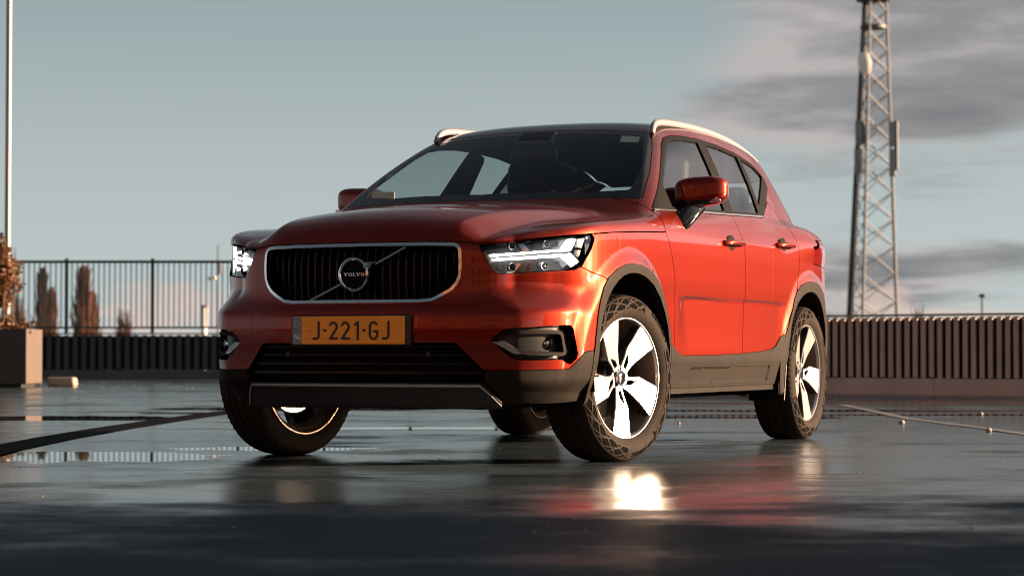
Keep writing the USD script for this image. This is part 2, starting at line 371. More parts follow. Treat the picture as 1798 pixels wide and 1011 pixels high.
# ================================================================ the place: deck, terrain, water on the deck
mat('ground_far', (.10, .10, .075), .9, noise=(.05, .4, (.06, .07, .045)))
part('terrain', None, bx(-6000, 6000, 44, 9000, -7.4, -7.0), 'ground_far', kind='structure')
part('lower_street', None, bx(-6000, 6000, -900, 44, -7.5, -7.1), 'ground_far', kind='structure')
def deck_material():
    puddles = [(-2.0, 9.8, .72, .50), (-1.15, 10.6, .55, .22), (-3.1, 15.6, 1.0, .55), (-1.7, 18.2, 1.4, .6), (-2.3, 16.9, .6, .25), (4.6, 20.3, 3.2, .8), (3.2, 17.6, 3.0, .35), (4.0, 16.4, 3.2, .22), (-.4, 13.4, 1.1, .35), (1.2, 15.8, 1.4, .30)]
    n = {"g": ("geometry", {}),
         "big": ("noise_texture", {"scale": .55, "detail": 4.0, "roughness": .55, "distortion": .4}),
         "wm": ("mapping", {"mapping_type": "point", "scale": (.85, 1.2, 1)}),
         "wet": ("noise_texture", {"scale": .8, "detail": 6.0, "roughness": .66}),
         "edge": ("noise_texture", {"scale": 3.0, "detail": 4.0}),
         "grain": ("noise_texture", {"scale": 140.0, "detail": 3.0, "roughness": .7}),
         "stone": ("voronoi_texture", {"feature": "f1", "scale": 170.0, "randomness": 1.0}),
         "col": ("rgb_ramp", {"ramp": [(.30, (.026, .044, .055)), (.55, (.038, .056, .067)), (.75, (.056, .070, .079))]}),
         "gr": ("map_range", {"from_min": .2, "from_max": .8, "to_min": .45, "to_max": 1.6}),
         "cm": ("mix_color", {"blend_type": "multiply", "fac": 1.0, "use_clamp_result": False}),
         "hgt": ("math", {"math_type": "add"}),
         "rgh": ("map_range", {"range_type": "smoothstep", "from_min": .36, "from_max": .66, "to_min": .55, "to_max": .16, "clamp": True}),
         "sep": ("separate_xyz", {}), "dry": ("map_range", {"range_type": "smoothstep", "from_min": 4.6, "from_max": 8.2, "to_min": -.135, "to_max": .12, "clamp": True}), "wsum": ("math", {"math_type": "add"}),
         "bmpS": ("map_range", {"range_type": "smoothstep", "from_min": .36, "from_max": .66, "to_min": .75, "to_max": .10, "clamp": True}),
         "zero": ("value", {"value": 0.0})}
    l = [("g.position", "big.vector"), ("g.position", "wm.vector"), ("wm.vector", "wet.vector"), ("g.position", "edge.vector"), ("g.position", "grain.vector"), ("g.position", "stone.vector"),
         ("big.fac", "col.fac"), ("grain.fac", "gr.value"), ("col.color", "cm.a"), ("gr.result", "cm.b"), ("grain.fac", "hgt.value1"), ("stone.distance", "hgt.value2"), ("g.position", "sep.vector"), ("sep.y", "dry.value"), ("wet.fac", "wsum.value1"), ("dry.result", "wsum.value2"), ("wsum.value", "rgh.value"), ("wsum.value", "bmpS.value")]
    last = "zero.value"
    for k, (x, y, a, b) in enumerate(puddles):
        n[f"m{k}"] = ("mapping", {"mapping_type": "point", "location": (-x/a, -y/b, 0), "scale": (1/a, 1/b, 0)})
        n[f"d{k}"] = ("vector_math", {"math_type": "length"})
        n[f"e{k}"] = ("math", {"math_type": "multiply_add", "value2": 1.5, "value3": -.75})
        n[f"s{k}"] = ("math", {"math_type": "subtract"})
        n[f"r{k}"] = ("map_range", {"range_type": "smoothstep", "from_min": 1.06, "from_max": .94, "to_min": 0, "to_max": 1, "clamp": True})
        n[f"x{k}"] = ("math", {"math_type": "maximum"})
        l += [("g.position", f"m{k}.vector"), (f"m{k}.vector", f"d{k}.vector1"), ("edge.fac", f"e{k}.value1"), (f"d{k}.value", f"s{k}.value1"), (f"e{k}.value", f"s{k}.value2"), (f"s{k}.value", f"r{k}.value"), (f"r{k}.result", f"x{k}.value1"), (last, f"x{k}.value2")]
        last = f"x{k}.value"
    n["rg2"] = ("mix_float", {"b": .015}); n["bs2"] = ("mix_float", {"b": 0.0})
    n["c2"] = ("mix_color", {"blend_type": "mix", "b": (.012, .013, .014)})
    n["b"] = ("bump", {"distance": .0022})
    n["p"] = ("principled_bsdf", {"specular_ior_level": .5, "ior": 1.36})
    n["dd"] = ("diffuse_bsdf", {"roughness": .8}); n["wf"] = ("map_range", {"range_type": "smoothstep", "from_min": .34, "from_max": .60, "to_min": .16, "to_max": 1.0, "clamp": True}); n["wf2"] = ("math", {"math_type": "maximum"}); n["mx"] = ("mix_closure", {})
    l += [("wsum.value", "wf.value"), ("wf.result", "wf2.value1"), (last, "wf2.value2"), ("wf2.value", "mx.fac"), ("c2.result", "dd.color"), ("b.normal", "dd.normal"), ("dd.BSDF", "mx.closure1"), ("p.BSDF", "mx.closure2")]
    l += [(last, "rg2.fac"), ("rgh.result", "rg2.a"), (last, "bs2.fac"), ("bmpS.result", "bs2.a"), (last, "c2.fac"), ("cm.result", "c2.a"), ("c2.result", "p.base_color"), ("rg2.result", "p.roughness"), ("hgt.value", "b.height"), ("bs2.result", "b.strength"), ("b.normal", "p.normal")]
    usdkit.material(stage, '/World/Looks/wet_asphalt', n, l, surface="mx.closure")
deck_material()
part('asphalt_deck', None, bx(-60, 60, -60, 43, -.6, 0), 'wet_asphalt', kind='structure')
mat('marking', (.22, .20, .18), .35, noise=(5, .3, (.10, .09, .085)), bump=(160, .3, .002))
def strip(name, pts, w, z, m, kind='structure', **k):
    g = LineString([tuple(p[:2]) for p in pts]).buffer(w/2, cap_style=2, join_style=2).segmentize(.5)
    v, f = trimesh.creation.triangulate_polygon(g, engine='earcut')
    return part(name, None, trimesh.Trimesh(np.c_[v, np.full(len(v), z)], f, process=False), m, kind=kind, **k)
strip('parking_line', [gpx(1480, 711), gpx(1600, 736), gpx(1720, 751), gpx(1860, 771)], .09, .004, 'marking')
mat('bitumen', (.004, .0045, .005), .8, spec=.04, bump=(60, .6, .01))
strip('bitumen_joint', [gpx(-60, 803), gpx(0, 789), gpx(100, 769), gpx(200, 752), gpx(300, 737), gpx(395, 724), gpx(520, 712)], .24, .004, 'bitumen')

# ---------- parapets
mat('slat_brown', (.66, .47, .39), .7, noise=(2.5, .4, (.50, .36, .30)), bump=(60, .2, .003))
mat('slat_green', (.020, .033, .034), .6, noise=(2.0, .4, (.030, .042, .042)))
mat('backing_dark', (.010, .011, .012), .8)
mat('concrete_pink', (.72, .52, .44), .85, noise=(1.6, .4, (.52, .38, .32)), bump=(30, .3, .006))
mat('concrete_green', (.060, .075, .072), .85, noise=(1.2, .4, (.045, .055, .052)), bump=(30, .3, .006))
mat('cap_metal', (.26, .20, .17), .45, .3)
rng = random.Random(5)
def parapet(name, A, B, label, pitch, slat_w, z_base, z_top, m_slat, m_base, m_cap, turn=0, missing=()):
    A, B = np.array(A[:2], float), np.array(B[:2], float); L = np.linalg.norm(B-A); d = (B-A)/L
    rz = math.degrees(math.atan2(d[1], d[0]))
    w = thing(name, label, 'wall', (*A, 0), rz)                 # local x along the wall, -y towards the deck
    nb = max(1, round(L/2.0)); 
    for k in range(nb):
        part('base_block', w, bx(k*L/nb+.004, (k+1)*L/nb-.004, -.02, .16, 0, z_base+rng.uniform(-.003, .003)), m_base)
    part('backing', w, bx(0, L, .10, .12, z_base, z_top-.03), 'backing_dark')
    for z in (z_base+.04, (z_base+z_top)/2, z_top-.07): part('rail', w, bx(0, L, .055, .099, z-.03, z+.03), 'backing_dark')
    n = int(L/pitch)
    for k in range(n):
        if k in missing: continue
        x = (k+.5)*pitch; a = rng.uniform(-2.5, 2.5); dz = rng.uniform(-.006, .006)
        m = bx(-slat_w/2, slat_w/2, -.012, .012, z_base+.012+dz, z_top-.012+dz)
        part('slat', w, moved(m, (x, .028+rng.uniform(-.004, .004), 0), rz=a+turn, ry=rng.uniform(-.25, .25)), m_slat)
    part('coping', w, bx(-.02, L+.02, -.03, .17, z_top, z_top+.022), m_cap)
    return w
RW1 = gpx(1452, 691.0); RWd = np.array([gpx(1798, 693.5)[0]-RW1[0], -1.50]); 
RA = np.array([3.62, 25.15]); RB_ = np.array([5.60, 23.66]); dR = (RB_-RA)/np.linalg.norm(RB_-RA)
parapet('slatted_parapet', RA-dR*4.6, RA+dR*11.2, 'brown slatted parapet on a pale concrete kerb behind the rear of the car', .1005, .054, .178, .875, 'slat_brown', 'concrete_pink', 'cap_metal', turn=0)
LA, LB = np.array([-17.5, 39.3]), np.array([.9, 39.3])
parapet('dark_parapet', LA, LB, 'dark green slatted parapet under the metal railing, behind the planter', .155, .080, .16, .80, 'slat_green', 'concrete_green', 'backing_dark')
mat('railing_green', (.016, .050, .046), .4, .2)
rl = thing('metal_railing', 'dark green metal railing of thin upright bars on top of the dark parapet', 'railing', (LA[0], 39.36, .822))
Lr = LB[0]-LA[0]; zr = 1.30
part('top_rail', rl, bx(0, Lr, -.025, .025, zr-.05, zr), 'railing_green'); part('bottom_rail', rl, bx(0, Lr, -.02, .02, .08, .115), 'railing_green')
x0 = px(117, 500, 39.36)[0]-LA[0]; x0 -= 1.54*math.floor(x0/1.54)
posts = np.arange(x0, Lr, 1.54)
for x in posts: part('post', rl, bx(x-.028, x+.028, -.03, .03, 0, zr+.035), 'railing_green')
edges = np.r_[x0-1.54, posts, posts[-1]+1.54]
for a, b in zip(edges[:-1], edges[1:]):
    for k in range(1, 16):
        x = a+(b-a)*k/16
        if 0 < x < Lr: part('bar', rl, bx(x-.009, x+.009, -.009, .009, .115, zr-.05), 'railing_green')

# ---------- planter, its shrub, the pole, the stone
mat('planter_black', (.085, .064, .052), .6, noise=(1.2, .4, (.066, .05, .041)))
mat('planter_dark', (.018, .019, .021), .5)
mat('soil', (.03, .024, .018), .95)
pc = np.array([-6.52-.50, 29.5+.5])
pl_ = thing('planter', 'tall dark box planter at the left edge, its right side in the sun', 'planter', (*pc, 0))
sh = .004
part('box', pl_, cat_mesh([bx(-.5, .5, -.5, -.46, .05, .79), bx(-.5, .5, .46, .5, .05, .79), bx(-.5, -.46, -.46, .46, .05, .79), bx(-.46, .46, -.46, .46, .05, .10)]), 'planter_dark')
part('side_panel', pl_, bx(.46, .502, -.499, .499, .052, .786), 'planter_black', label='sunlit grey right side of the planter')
part('foot', pl_, bx(-.42, .42, -.42, .42, 0, .05), 'backing_dark'); part('soil', pl_, bx(-.46, .459, -.46, .46, .60, .73), 'soil')
def leaf_cloud(name, parent, centres, sizes, n, lsz, mats, seed, squash=1.0, flat=.5):
    """many small leaf blades spread through the given balls"""
    r = np.random.default_rng(seed); C = np.array(centres, float); S = np.array(sizes, float)
    w = S**2/np.sum(S**2); idx = r.choice(len(C), n, p=w)
    u = r.normal(size=(n, 3)); u /= np.linalg.norm(u, axis=1, keepdims=True)
    p = C[idx]+u*(S[idx]*r.random(n)**.45)[:, None]*[1, 1, squash]
    d = r.normal(size=(n, 3))*[1, 1, .7]+[0, 0, .4]; d /= np.linalg.norm(d, axis=1, keepdims=True)
    s = np.cross(d, r.normal(size=(n, 3))); s /= np.linalg.norm(s, axis=1, keepdims=True)
    L = lsz*r.uniform(.6, 1.4, n)[:, None]; W = L*flat*.5
    v = np.stack([p, p+d*L*.5+s*W, p+d*L, p+d*L*.5-s*W], 1)
    k = r.integers(0, len(mats), n)
    for j, m in enumerate(mats):
        q = v[k == j]; nn = len(q); raw(name, parent, q.reshape(-1, 3), np.arange(nn*4).reshape(nn, 4), None, m)
def leafmat(name, c):
    usdkit.material(stage, '/World/Looks/'+name, {"p": ("principled_bsdf", {"base_color": c, "roughness": .6}), "t": ("translucent_bsdf", {"color": tuple(min(1, x*1.4) for x in c)}), "m": ("mix_closure", {"fac": .3})}, [("p.BSDF", "m.closure1"), ("t.BSDF", "m.closure2")], surface="m.closure")
leafmat('leaf_rust', (.17, .065, .020)); leafmat('leaf_brown', (.085, .040, .018)); leafmat('leaf_dull', (.05, .045, .018))
mat('bark', (.07, .05, .04), .9, noise=(12, .4, (.11, .08, .06))); mat('twig', (.36, .22, .16), .9); mat('twig_dark', (.13, .085, .065), .9)
shr = thing('shrub', 'tall rust-leaved shrub growing up round the pole out of the planter', 'shrub', (pc[0]+.10, pc[1]-.05, .72))
r_ = np.random.default_rng(3)
st = []
for k in range(9):
    a = np.array([r_.uniform(-.28, .16), r_.uniform(-.2, .2), 0]); b = a*1.0+[r_.uniform(-.12, .10), r_.uniform(-.1, .1), r_.uniform(1.0, 1.45)]
    st.append(bar(a, b, .011, .004, 5))
part('stem', shr, cat_mesh(st), 'bark')
cs_ = [(r_.uniform(-.40, .12), r_.uniform(-.2, .2), z) for z in np.linspace(.12, 1.32, 30)]
leaf_cloud('foliage', shr, cs_, [r_.uniform(.09, .17) for _ in cs_], 6500, .065, ['leaf_rust', 'leaf_rust', 'leaf_brown', 'leaf_dull'], 7)
cs_ = [(x, r_.uniform(-.35, .1), r_.uniform(.02, .10)) for x in np.linspace(-.5, .36, 12)]
leaf_cloud('low_foliage', shr, cs_, [r_.uniform(.07, .12) for _ in cs_], 1100, .06, ['leaf_rust', 'leaf_brown', 'leaf_dull'], 8)
mat('pole_metal', (.20, .195, .19), .45, .4)
pb = px(12, 600, 30.9)
po = thing('lamp_pole', 'tall thin pale metal pole rising behind the shrub at the left edge', 'pole', (pb[0], 30.9, 0))
part('shaft', po, bar((0, 0, 0), (0, 0, 9.0), .043, .034, 16), 'pole_metal', 40)
part('base_flange', po, cat_mesh([bx(-.14, .14, -.14, .14, 0, .02), bar((0, 0, .02), (0, 0, .5), .078, .076, 16)]), 'pole_metal', 40)
part('arm', po, bar((0, 0, 8.9), (.9, 0, 9.15), .03, .025, 10), 'pole_metal', 40); part('lamp_head', po, moved(rbox((.6, .22, .09), .03), (1.1, 0, 9.17)), 'pole_metal', 30)
mat('stone_pale', (.26, .21, .17), .85, noise=(6, .4, (.30, .24, .19)), bump=(30, .4, .01))
sb = gpx(107, 678)
m = rbox((.385, .22, .125), .030, 16); v = m.vertices; v[:, 0] += v[:, 2]*-.12
part('concrete_block', None, moved(m, (sb[0], sb[1]+.10, .0625), rz=-4), 'stone_pale', 30); 
tag(stage.GetPrimAtPath('/World/concrete_block'), 'small pale rounded concrete block lying on the deck beside the planter', 'block')
# ---------- small things lying on the deck
mat('litter_pale', (.34, .31, .28), .7)
lits = [((1583, 741), .020, 'pale pebble on the wet deck just right of the rear wheel'), ((1722, 726), .020, 'pale pebble standing upright near the right parapet'), ((1736, 755), .018, 'flat pale pebble lying on the white parking line'), ((1192, 741), .010, 'tiny pale pebble between the front and rear wheels under the sill')]
for (u, v_), r, lab in lits:
    m = trimesh.creation.icosphere(2, 1.0); m.vertices *= 1+.25*(meshkit.noise(m.vertices*1.7+u)[:, None]-.5); m.apply_scale((r, r*.8, r*.75))
    p = gpx(u, v_+3); part('pebble', None, moved(m, (p[0], p[1], r*.6)), 'litter_pale', True)
    q = stage.GetPrimAtPath('/World/pebble' if u == 1583 else f'/World/pebble_{[l[0][0] for l in lits].index(u):03d}'); tag(q, lab, 'pebble', 'pebbles on the deck')
r_ = np.random.default_rng(11); V, F = [], []
for k in range(110):
    u, v_ = (r_.uniform(60, 400), r_.uniform(672, 690)) if k < 60 else (r_.uniform(-100, 1900), r_.uniform(700, 960))
    p = gpx(u, v_); s = r_.uniform(.002, .005) if k >= 60 else r_.uniform(.005, .013); m = trimesh.creation.icosphere(0, s); m.vertices = m.vertices*[1.2, .8, .5]+[p[0], p[1], s*.3]; V.append(m)
part('grit', None, cat_mesh(V), 'litter_pale' if False else 'stone_pale', kind='stuff'); tag(stage.GetPrimAtPath('/World/grit'), 'scattered grit and leaf crumbs on the wet deck', 'grit')

# ---------- lattice mast
mat('mast_steel', (.12, .13, .14), .55, .3); mat('mast_dark', (.06, .065, .07), .6, .2); mat('dish_white', (.85, .84, .82), .4); mat('antenna_grey', (.20, .21, .22), .5)
MD = 120.0
mb = px(1533-6, 600, MD)[0]
mast = thing('lattice_mast', 'tall three-legged steel lattice mast with antennas and a white drum dish', 'mast', (mb, MD, -7.0))
pm = MD/3858.9
def leg_at(k, z):                                     # z above the camera's horizon pixel
    pxs = {0: (1490, 1517.5), 1: (1515, 1528.0), 2: (1575, 1556.0)}[k]   # at v=555 and at v=0
    t = (555-z)/555; u = pxs[0]+(pxs[1]-pxs[0])*t
    s = 1-t*.48
    yoff = {0: 1.1, 1: -1.45, 2: .35}[k]*s
    p = px(u, z, MD+yoff); return p-[mb, MD, -7.0]
zs = np.arange(-95, 870, 1.0)
for k, r in ((0, .12), (1, .085), (2, .10)):
    part('leg', mast, cat_mesh([bar(leg_at(k, 835), leg_at(k, 300), r, r*.92, 8), bar(leg_at(k, 300), leg_at(k, -60), r*.92, r*.75, 8)]), 'mast_dark' if k == 0 else 'mast_steel', 40)
part('cable_ladder', mast, cat_mesh([bar(leg_at(0, 835)+[.24, -.2, 0], leg_at(0, -60)+[.14, -.15, 0], .07, .06, 6), bar(leg_at(0, 835)+[.12, -.15, 0], leg_at(0, -60)+[.02, -.1, 0], .05, .05, 6)]), 'mast_dark')
lv = [835, 795, 752, 709, 665, 621, 576, 530, 482, 433, 386, 338, 292, 248, 205, 164, 126, 90, 54, 20, -14, -50]
for a, b in zip(lv[:-1], lv[1:]):
    for i, j in ((1, 2), (0, 1), (0, 2)):
        for p, q in ((i, j), (j, i)):
            part('brace', mast, bar(leg_at(p, a), leg_at(q, b),   .036 if (i, j) == (1, 2) else .026, None, 5), 'mast_dark')
for z, rr in ((2, .95), (51, .70)):
    c = (leg_at(0, z)+leg_at(1, z)+leg_at(2, z))/3
    part('platform', mast, moved(lathe([(.2, 0), (rr, 0), (rr, .18), (.2, .18)], 24, 'z', True), c), 'mast_dark')
def panel(u, v0_, v1_, w, m, dy=-.6):
    a, b = px(u, v0_, MD+dy)-[mb, MD, -7.], px(u, v1_, MD+dy)-[mb, MD, -7.]
    return moved(rbox((w, .25, abs(a[2]-b[2])), .06), (a+b)/2), m
for u, v0_, v1_, w, m_ in ((1573.5, 212, 300, .20, 'mast_steel'), (1566.5, 214, 258, .34, 'antenna_grey'), (1567, 262, 310, .34, 'antenna_grey'), (1508, 212, 255, .38, 'antenna_grey'), (1506, 262, 306, .36, 'antenna_grey'), (1514, 262, 304, .17, 'dish_white'), (1517, 212, 254, .14, 'mast_steel')):
    g, m_ = panel(u, v0_, v1_, w, m_); part('antenna', mast, g, m_, 30)
a = px(1519, 111, MD-1.2)-[mb, MD, -7.]
part('drum_dish', mast, moved(lathe([(0, .17), (.42, .15), (.58, .10), (.60, 0), (.58, -.16), (0, -.19)], 32, 'z'), a, ry=80, rz=15), 'dish_white', 40, label='white drum dish')

# ---------- trees and small masts beyond the parapets
def poplar(u, v_top, half_px, d, label, seed, n=1050):
    b = px(u, 600, d); r = np.random.default_rng(seed); k = d/3858.9
    H = px(u, v_top, d)[2]+7.0; W = half_px*k
    t = thing('poplar_tree', label, 'tree', (b[0], d, -7.0), group='bare poplars beyond the railing')
    part('trunk', t, bar((0, 0, 0), (0, 0, H*.97), .24, .03, 8), 'bark')
    ms = [[], []]
    for i in range(n):
        z0 = H*(.16+.80*r.random()); f = (z0/H); rad = W*(1.15*min(1, (1-f)*3.4+.12))
        a = r.uniform(0, 2*np.pi); R = rad*r.uniform(.35, 1.0); L = r.uniform(.9, 2.2)*(.6+.6*(1-f))
        p0 = np.array([math.cos(a), math.sin(a), 0])*R*.35+[0, 0, z0]
        L = min(L, (H-z0)*.75+.05); p1 = np.array([math.cos(a), math.sin(a), 0])*R+[r.normal()*.06, r.normal()*.06, z0+L]
        if p1[2] > H: p1[2] = H-r.random()*.5
        ms[r.integers(0, 2)].append(bar(p0, p1, .040, .016, 3))
    for m_, mm in zip(ms, ('twig', 'twig_dark')): part('crown', t, cat_mesh(m_), mm)
poplar(75, 466, 15, 100, 'bare brown poplar seen through the railing right beside the planter', 1)
poplar(91, 500, 11, 108, 'shorter bare poplar tucked behind the one beside the planter', 4, 700)
poplar(147, 463, 19, 100, 'broad bare poplar seen through the railing just right of the railing post', 2, 1250)
poplar(163, 508, 13, 112, 'low bare poplar right behind the broad one', 9, 520)
def bush(u, v_top, half_px, d, label, seed, m_=('twig', 'twig_dark'), n=700, up_=.9, name='bare_bush', group=None):
    b = px(u, 600, d); r = np.random.default_rng(seed); k = d/3858.9; H = px(u, v_top, d)[2]+7.0; W = half_px*k
    t = thing(name, label, 'tree', (b[0], d, -7.0), group=group)
    part('trunk', t, cat_mesh([bar((0, 0, 0), (0, 0, H*.55), .20, .10, 7)]), 'bark')
    ms = [[], []]
    for i in range(n):
        a = r.uniform(0, 2*np.pi); e = r.uniform(.15, 1.45); R = r.uniform(.55, 1)
        q = np.array([math.cos(a)*math.cos(e)*W*R, math.sin(a)*math.cos(e)*W*R, H*.52+math.sin(e)*H*.47*R])
        p = q*r.uniform(.55, .8)+[0, 0, H*.52*.28]
        ms[r.integers(0, 2)].append(bar(p, q+r.normal(size=3)*.12, .026, .008, 3))
    for i in range(14):
        a = r.uniform(0, 6.28); ms[1].append(bar((0, 0, H*.5), (math.cos(a)*W*.6, math.sin(a)*W*.6, H*r.uniform(.65, .9)), .06, .02, 4))
    for m2, mm in zip(ms, m_): part('crown', t, cat_mesh(m2), mm)
bush(218, 534, 26, 95, 'low bare bush showing above the dark parapet left of the second railing post', 21)
bush(1613, 522, 17, 90, 'small bare tree peeping over the brown parapet just right of the lattice mast', 22, ('twig_dark', 'twig_dark'), 420)
bush(30, 500, 22, 98, 'bare bush behind the shrub at the left edge', 23)
b = px(1725, 600, 80)
lm = thing('mast_light', 'small distant lamp on a thin mast above the brown parapet', 'lamp', (b[0], 80, -7.0))
zt = px(1725, 519, 80)[2]+7.0
part('shaft', lm, bar((0, 0, 0), (0, 0, zt), .06, .035, 8), 'mast_dark'); part('lamp_head', lm, moved(rbox((.20, .16, .13), .04), (0, 0, zt)), 'mast_dark', 30); part('bracket', lm, bar((-.13, 0, zt-.03), (.13, 0, zt-.03), .02), 'mast_dark')
b = px(382, 600, 70)
sm = thing('sign_mast', 'thin mast with a pale lamp box and a small camera arm by the left headlight', 'mast', (b[0], 70, -7.0))
zt = px(382, 430, 70)[2]+7.0
part('shaft', sm, bar((0, 0, 0), (0, 0, zt), .035, .02, 8), 'bark'); z1 = px(386, 472, 70)[2]+7.0
part('lamp_box', sm, moved(rbox((.15, .15, .36), .04), (.09, -.05, z1)), 'dish_white', 30); part('lamp_cap', sm, moved(rbox((.22, .2, .06), .02), (.07, -.05, z1+.21)), 'mast_dark', 30)
z2 = px(370, 489, 70)[2]+7.0
part('camera_arm', sm, bar((0, 0, z2+.03), (-.24, -.05, z2), .015), 'mast_dark'); part('camera', sm, moved(rbox((.11, .2, .13), .03), (-.24, -.08, z2-.01)), 'dish_white', 30); part('camera', sm, moved(rbox((.09, .2, .10), .03), (-.07, -.08, z2+.02)), 'dish_white', 30)
b = px(358, 600, 130)
ch = thing('chimney', 'slim pale chimney low behind the railing right of the second post', 'chimney', (b[0], 130, -7.0))
zt = px(358, 540, 130)[2]+7.0
part('stack', ch, bar((0, 0, 0), (0, 0, zt), .22, .17, 12), 'dish_white', 40); part('rim', ch, moved(lathe([(.15, 0), (.22, 0), (.22, .14), (.15, .14)], 16, 'z', True), (0, 0, zt)), 'mast_dark')
# ---------- what stands behind the photographer: the stair house that shades the near deck, and brick blocks mirrored in the paint
mat('render_grey', (.30, .29, .28), .8, noise=(1.0, .4, (.24, .23, .22)))
mat('brick_wall', (.26, .11, .065), .8, noise=(.8, .4, (.20, .085, .05))); mat('window_dark', (.03, .035, .04), .1)
hs = thing('stair_house', 'plain grey stair house standing right of the photographer', 'building', (27, 1.6, 0), 6.0)
part('wall', hs, bx(-3, 3, -7, 8.16, 0, 6.2), 'render_grey'); part('roof', hs, bx(-3.2, 3.2, -7.2, 8.20, 6.2, 6.35), 'backing_dark'); part('door', hs, bx(-3.04, -2.99, -1, 0, 0, 2.1), 'backing_dark')
sp = thing('lamp_pole', 'second thin pale metal lamp pole, standing out of view to the right of the car', 'pole', (20, 10.35, 0))
part('shaft', sp, bar((0, 0, 0), (0, 0, 9.0), .062, .040, 16), 'pole_metal', 40); part('base_flange', sp, bar((0, 0, .0), (0, 0, .5), .078, .076, 16), 'pole_metal', 40)
part('arm', sp, bar((0, 0, 8.9), (-.9, 0, 9.15), .03, .025, 10), 'pole_metal', 40); part('lamp_head', sp, moved(rbox((.6, .22, .09), .03), (-1.1, 0, 9.17)), 'pole_metal', 30)
def block(loc, rz, w, h, d, label):
    t = thing('brick_building', label, 'building', loc, rz, )
    part('wall', t, bx(-w/2, w/2, -d/2, d/2, 0, h), 'brick_wall'); part('roof', t, bx(-w/2-.3, w/2+.3, -d/2-.3, d/2+.3, h, h+.4), 'backing_dark')
    for k in range(int(w/3.2)):
        for j in range(int(h/3.2)):
            x = -w/2+1.9+k*3.2; z = 1.2+j*3.2
            part('window', t, cat_mesh([bx(x-.7, x+.7, sy*(d/2+.02)-.03, sy*(d/2+.02)+.03, z, z+1.6) for sy in (1, -1)]), 'window_dark')
    for k in range(int(d/3.2)):
        for j in range(int(h/3.2)):
            y = -d/2+1.9+k*3.2; z = 1.2+j*3.2
            part('window', t, bx(w/2-.01, w/2+.05, y-.7, y+.7, z, z+1.6), 'window_dark')
block((-34, -16, -7), 35, 26, 15, 14, 'long brick building with rows of windows left behind the photographer')
block((-8, -36, -7), -13, 66, 18.5, 14, 'brick building straight behind the photographer')
block((56, 52, -7), 128, 60, 15, 14, 'long brick building beyond the right parapet, out of view')
block((38, -62, -7), -25, 36, 14, 14, 'brick building behind the photographer to the right')
block((-62, -58, -7), 30, 40, 18, 14, 'taller brick building far behind the photographer to the left')

# ================================================================ the car
yaw_car = 90-203.791
ca, sa = math.cos(math.radians(yaw_car)), math.sin(math.radians(yaw_car))
CX, CY = 8.7785, 4.2187
CAR_LOC = (-(ca*CX-sa*CY)-sa*.016, -(sa*CX+ca*CY)+ca*.016, 0.0)
suv = thing('red_suv', 'red five-door SUV with black roof and white-faced alloy wheels standing on the wet deck', 'car', CAR_LOC, yaw_car)
suv.AddScaleOp().Set(Gf.Vec3f(1, .9826, 1)) if hasattr(suv, 'AddScaleOp') else UsdGeom.Xformable(suv).AddScaleOp().Set(Gf.Vec3f(1, .9826, 1))

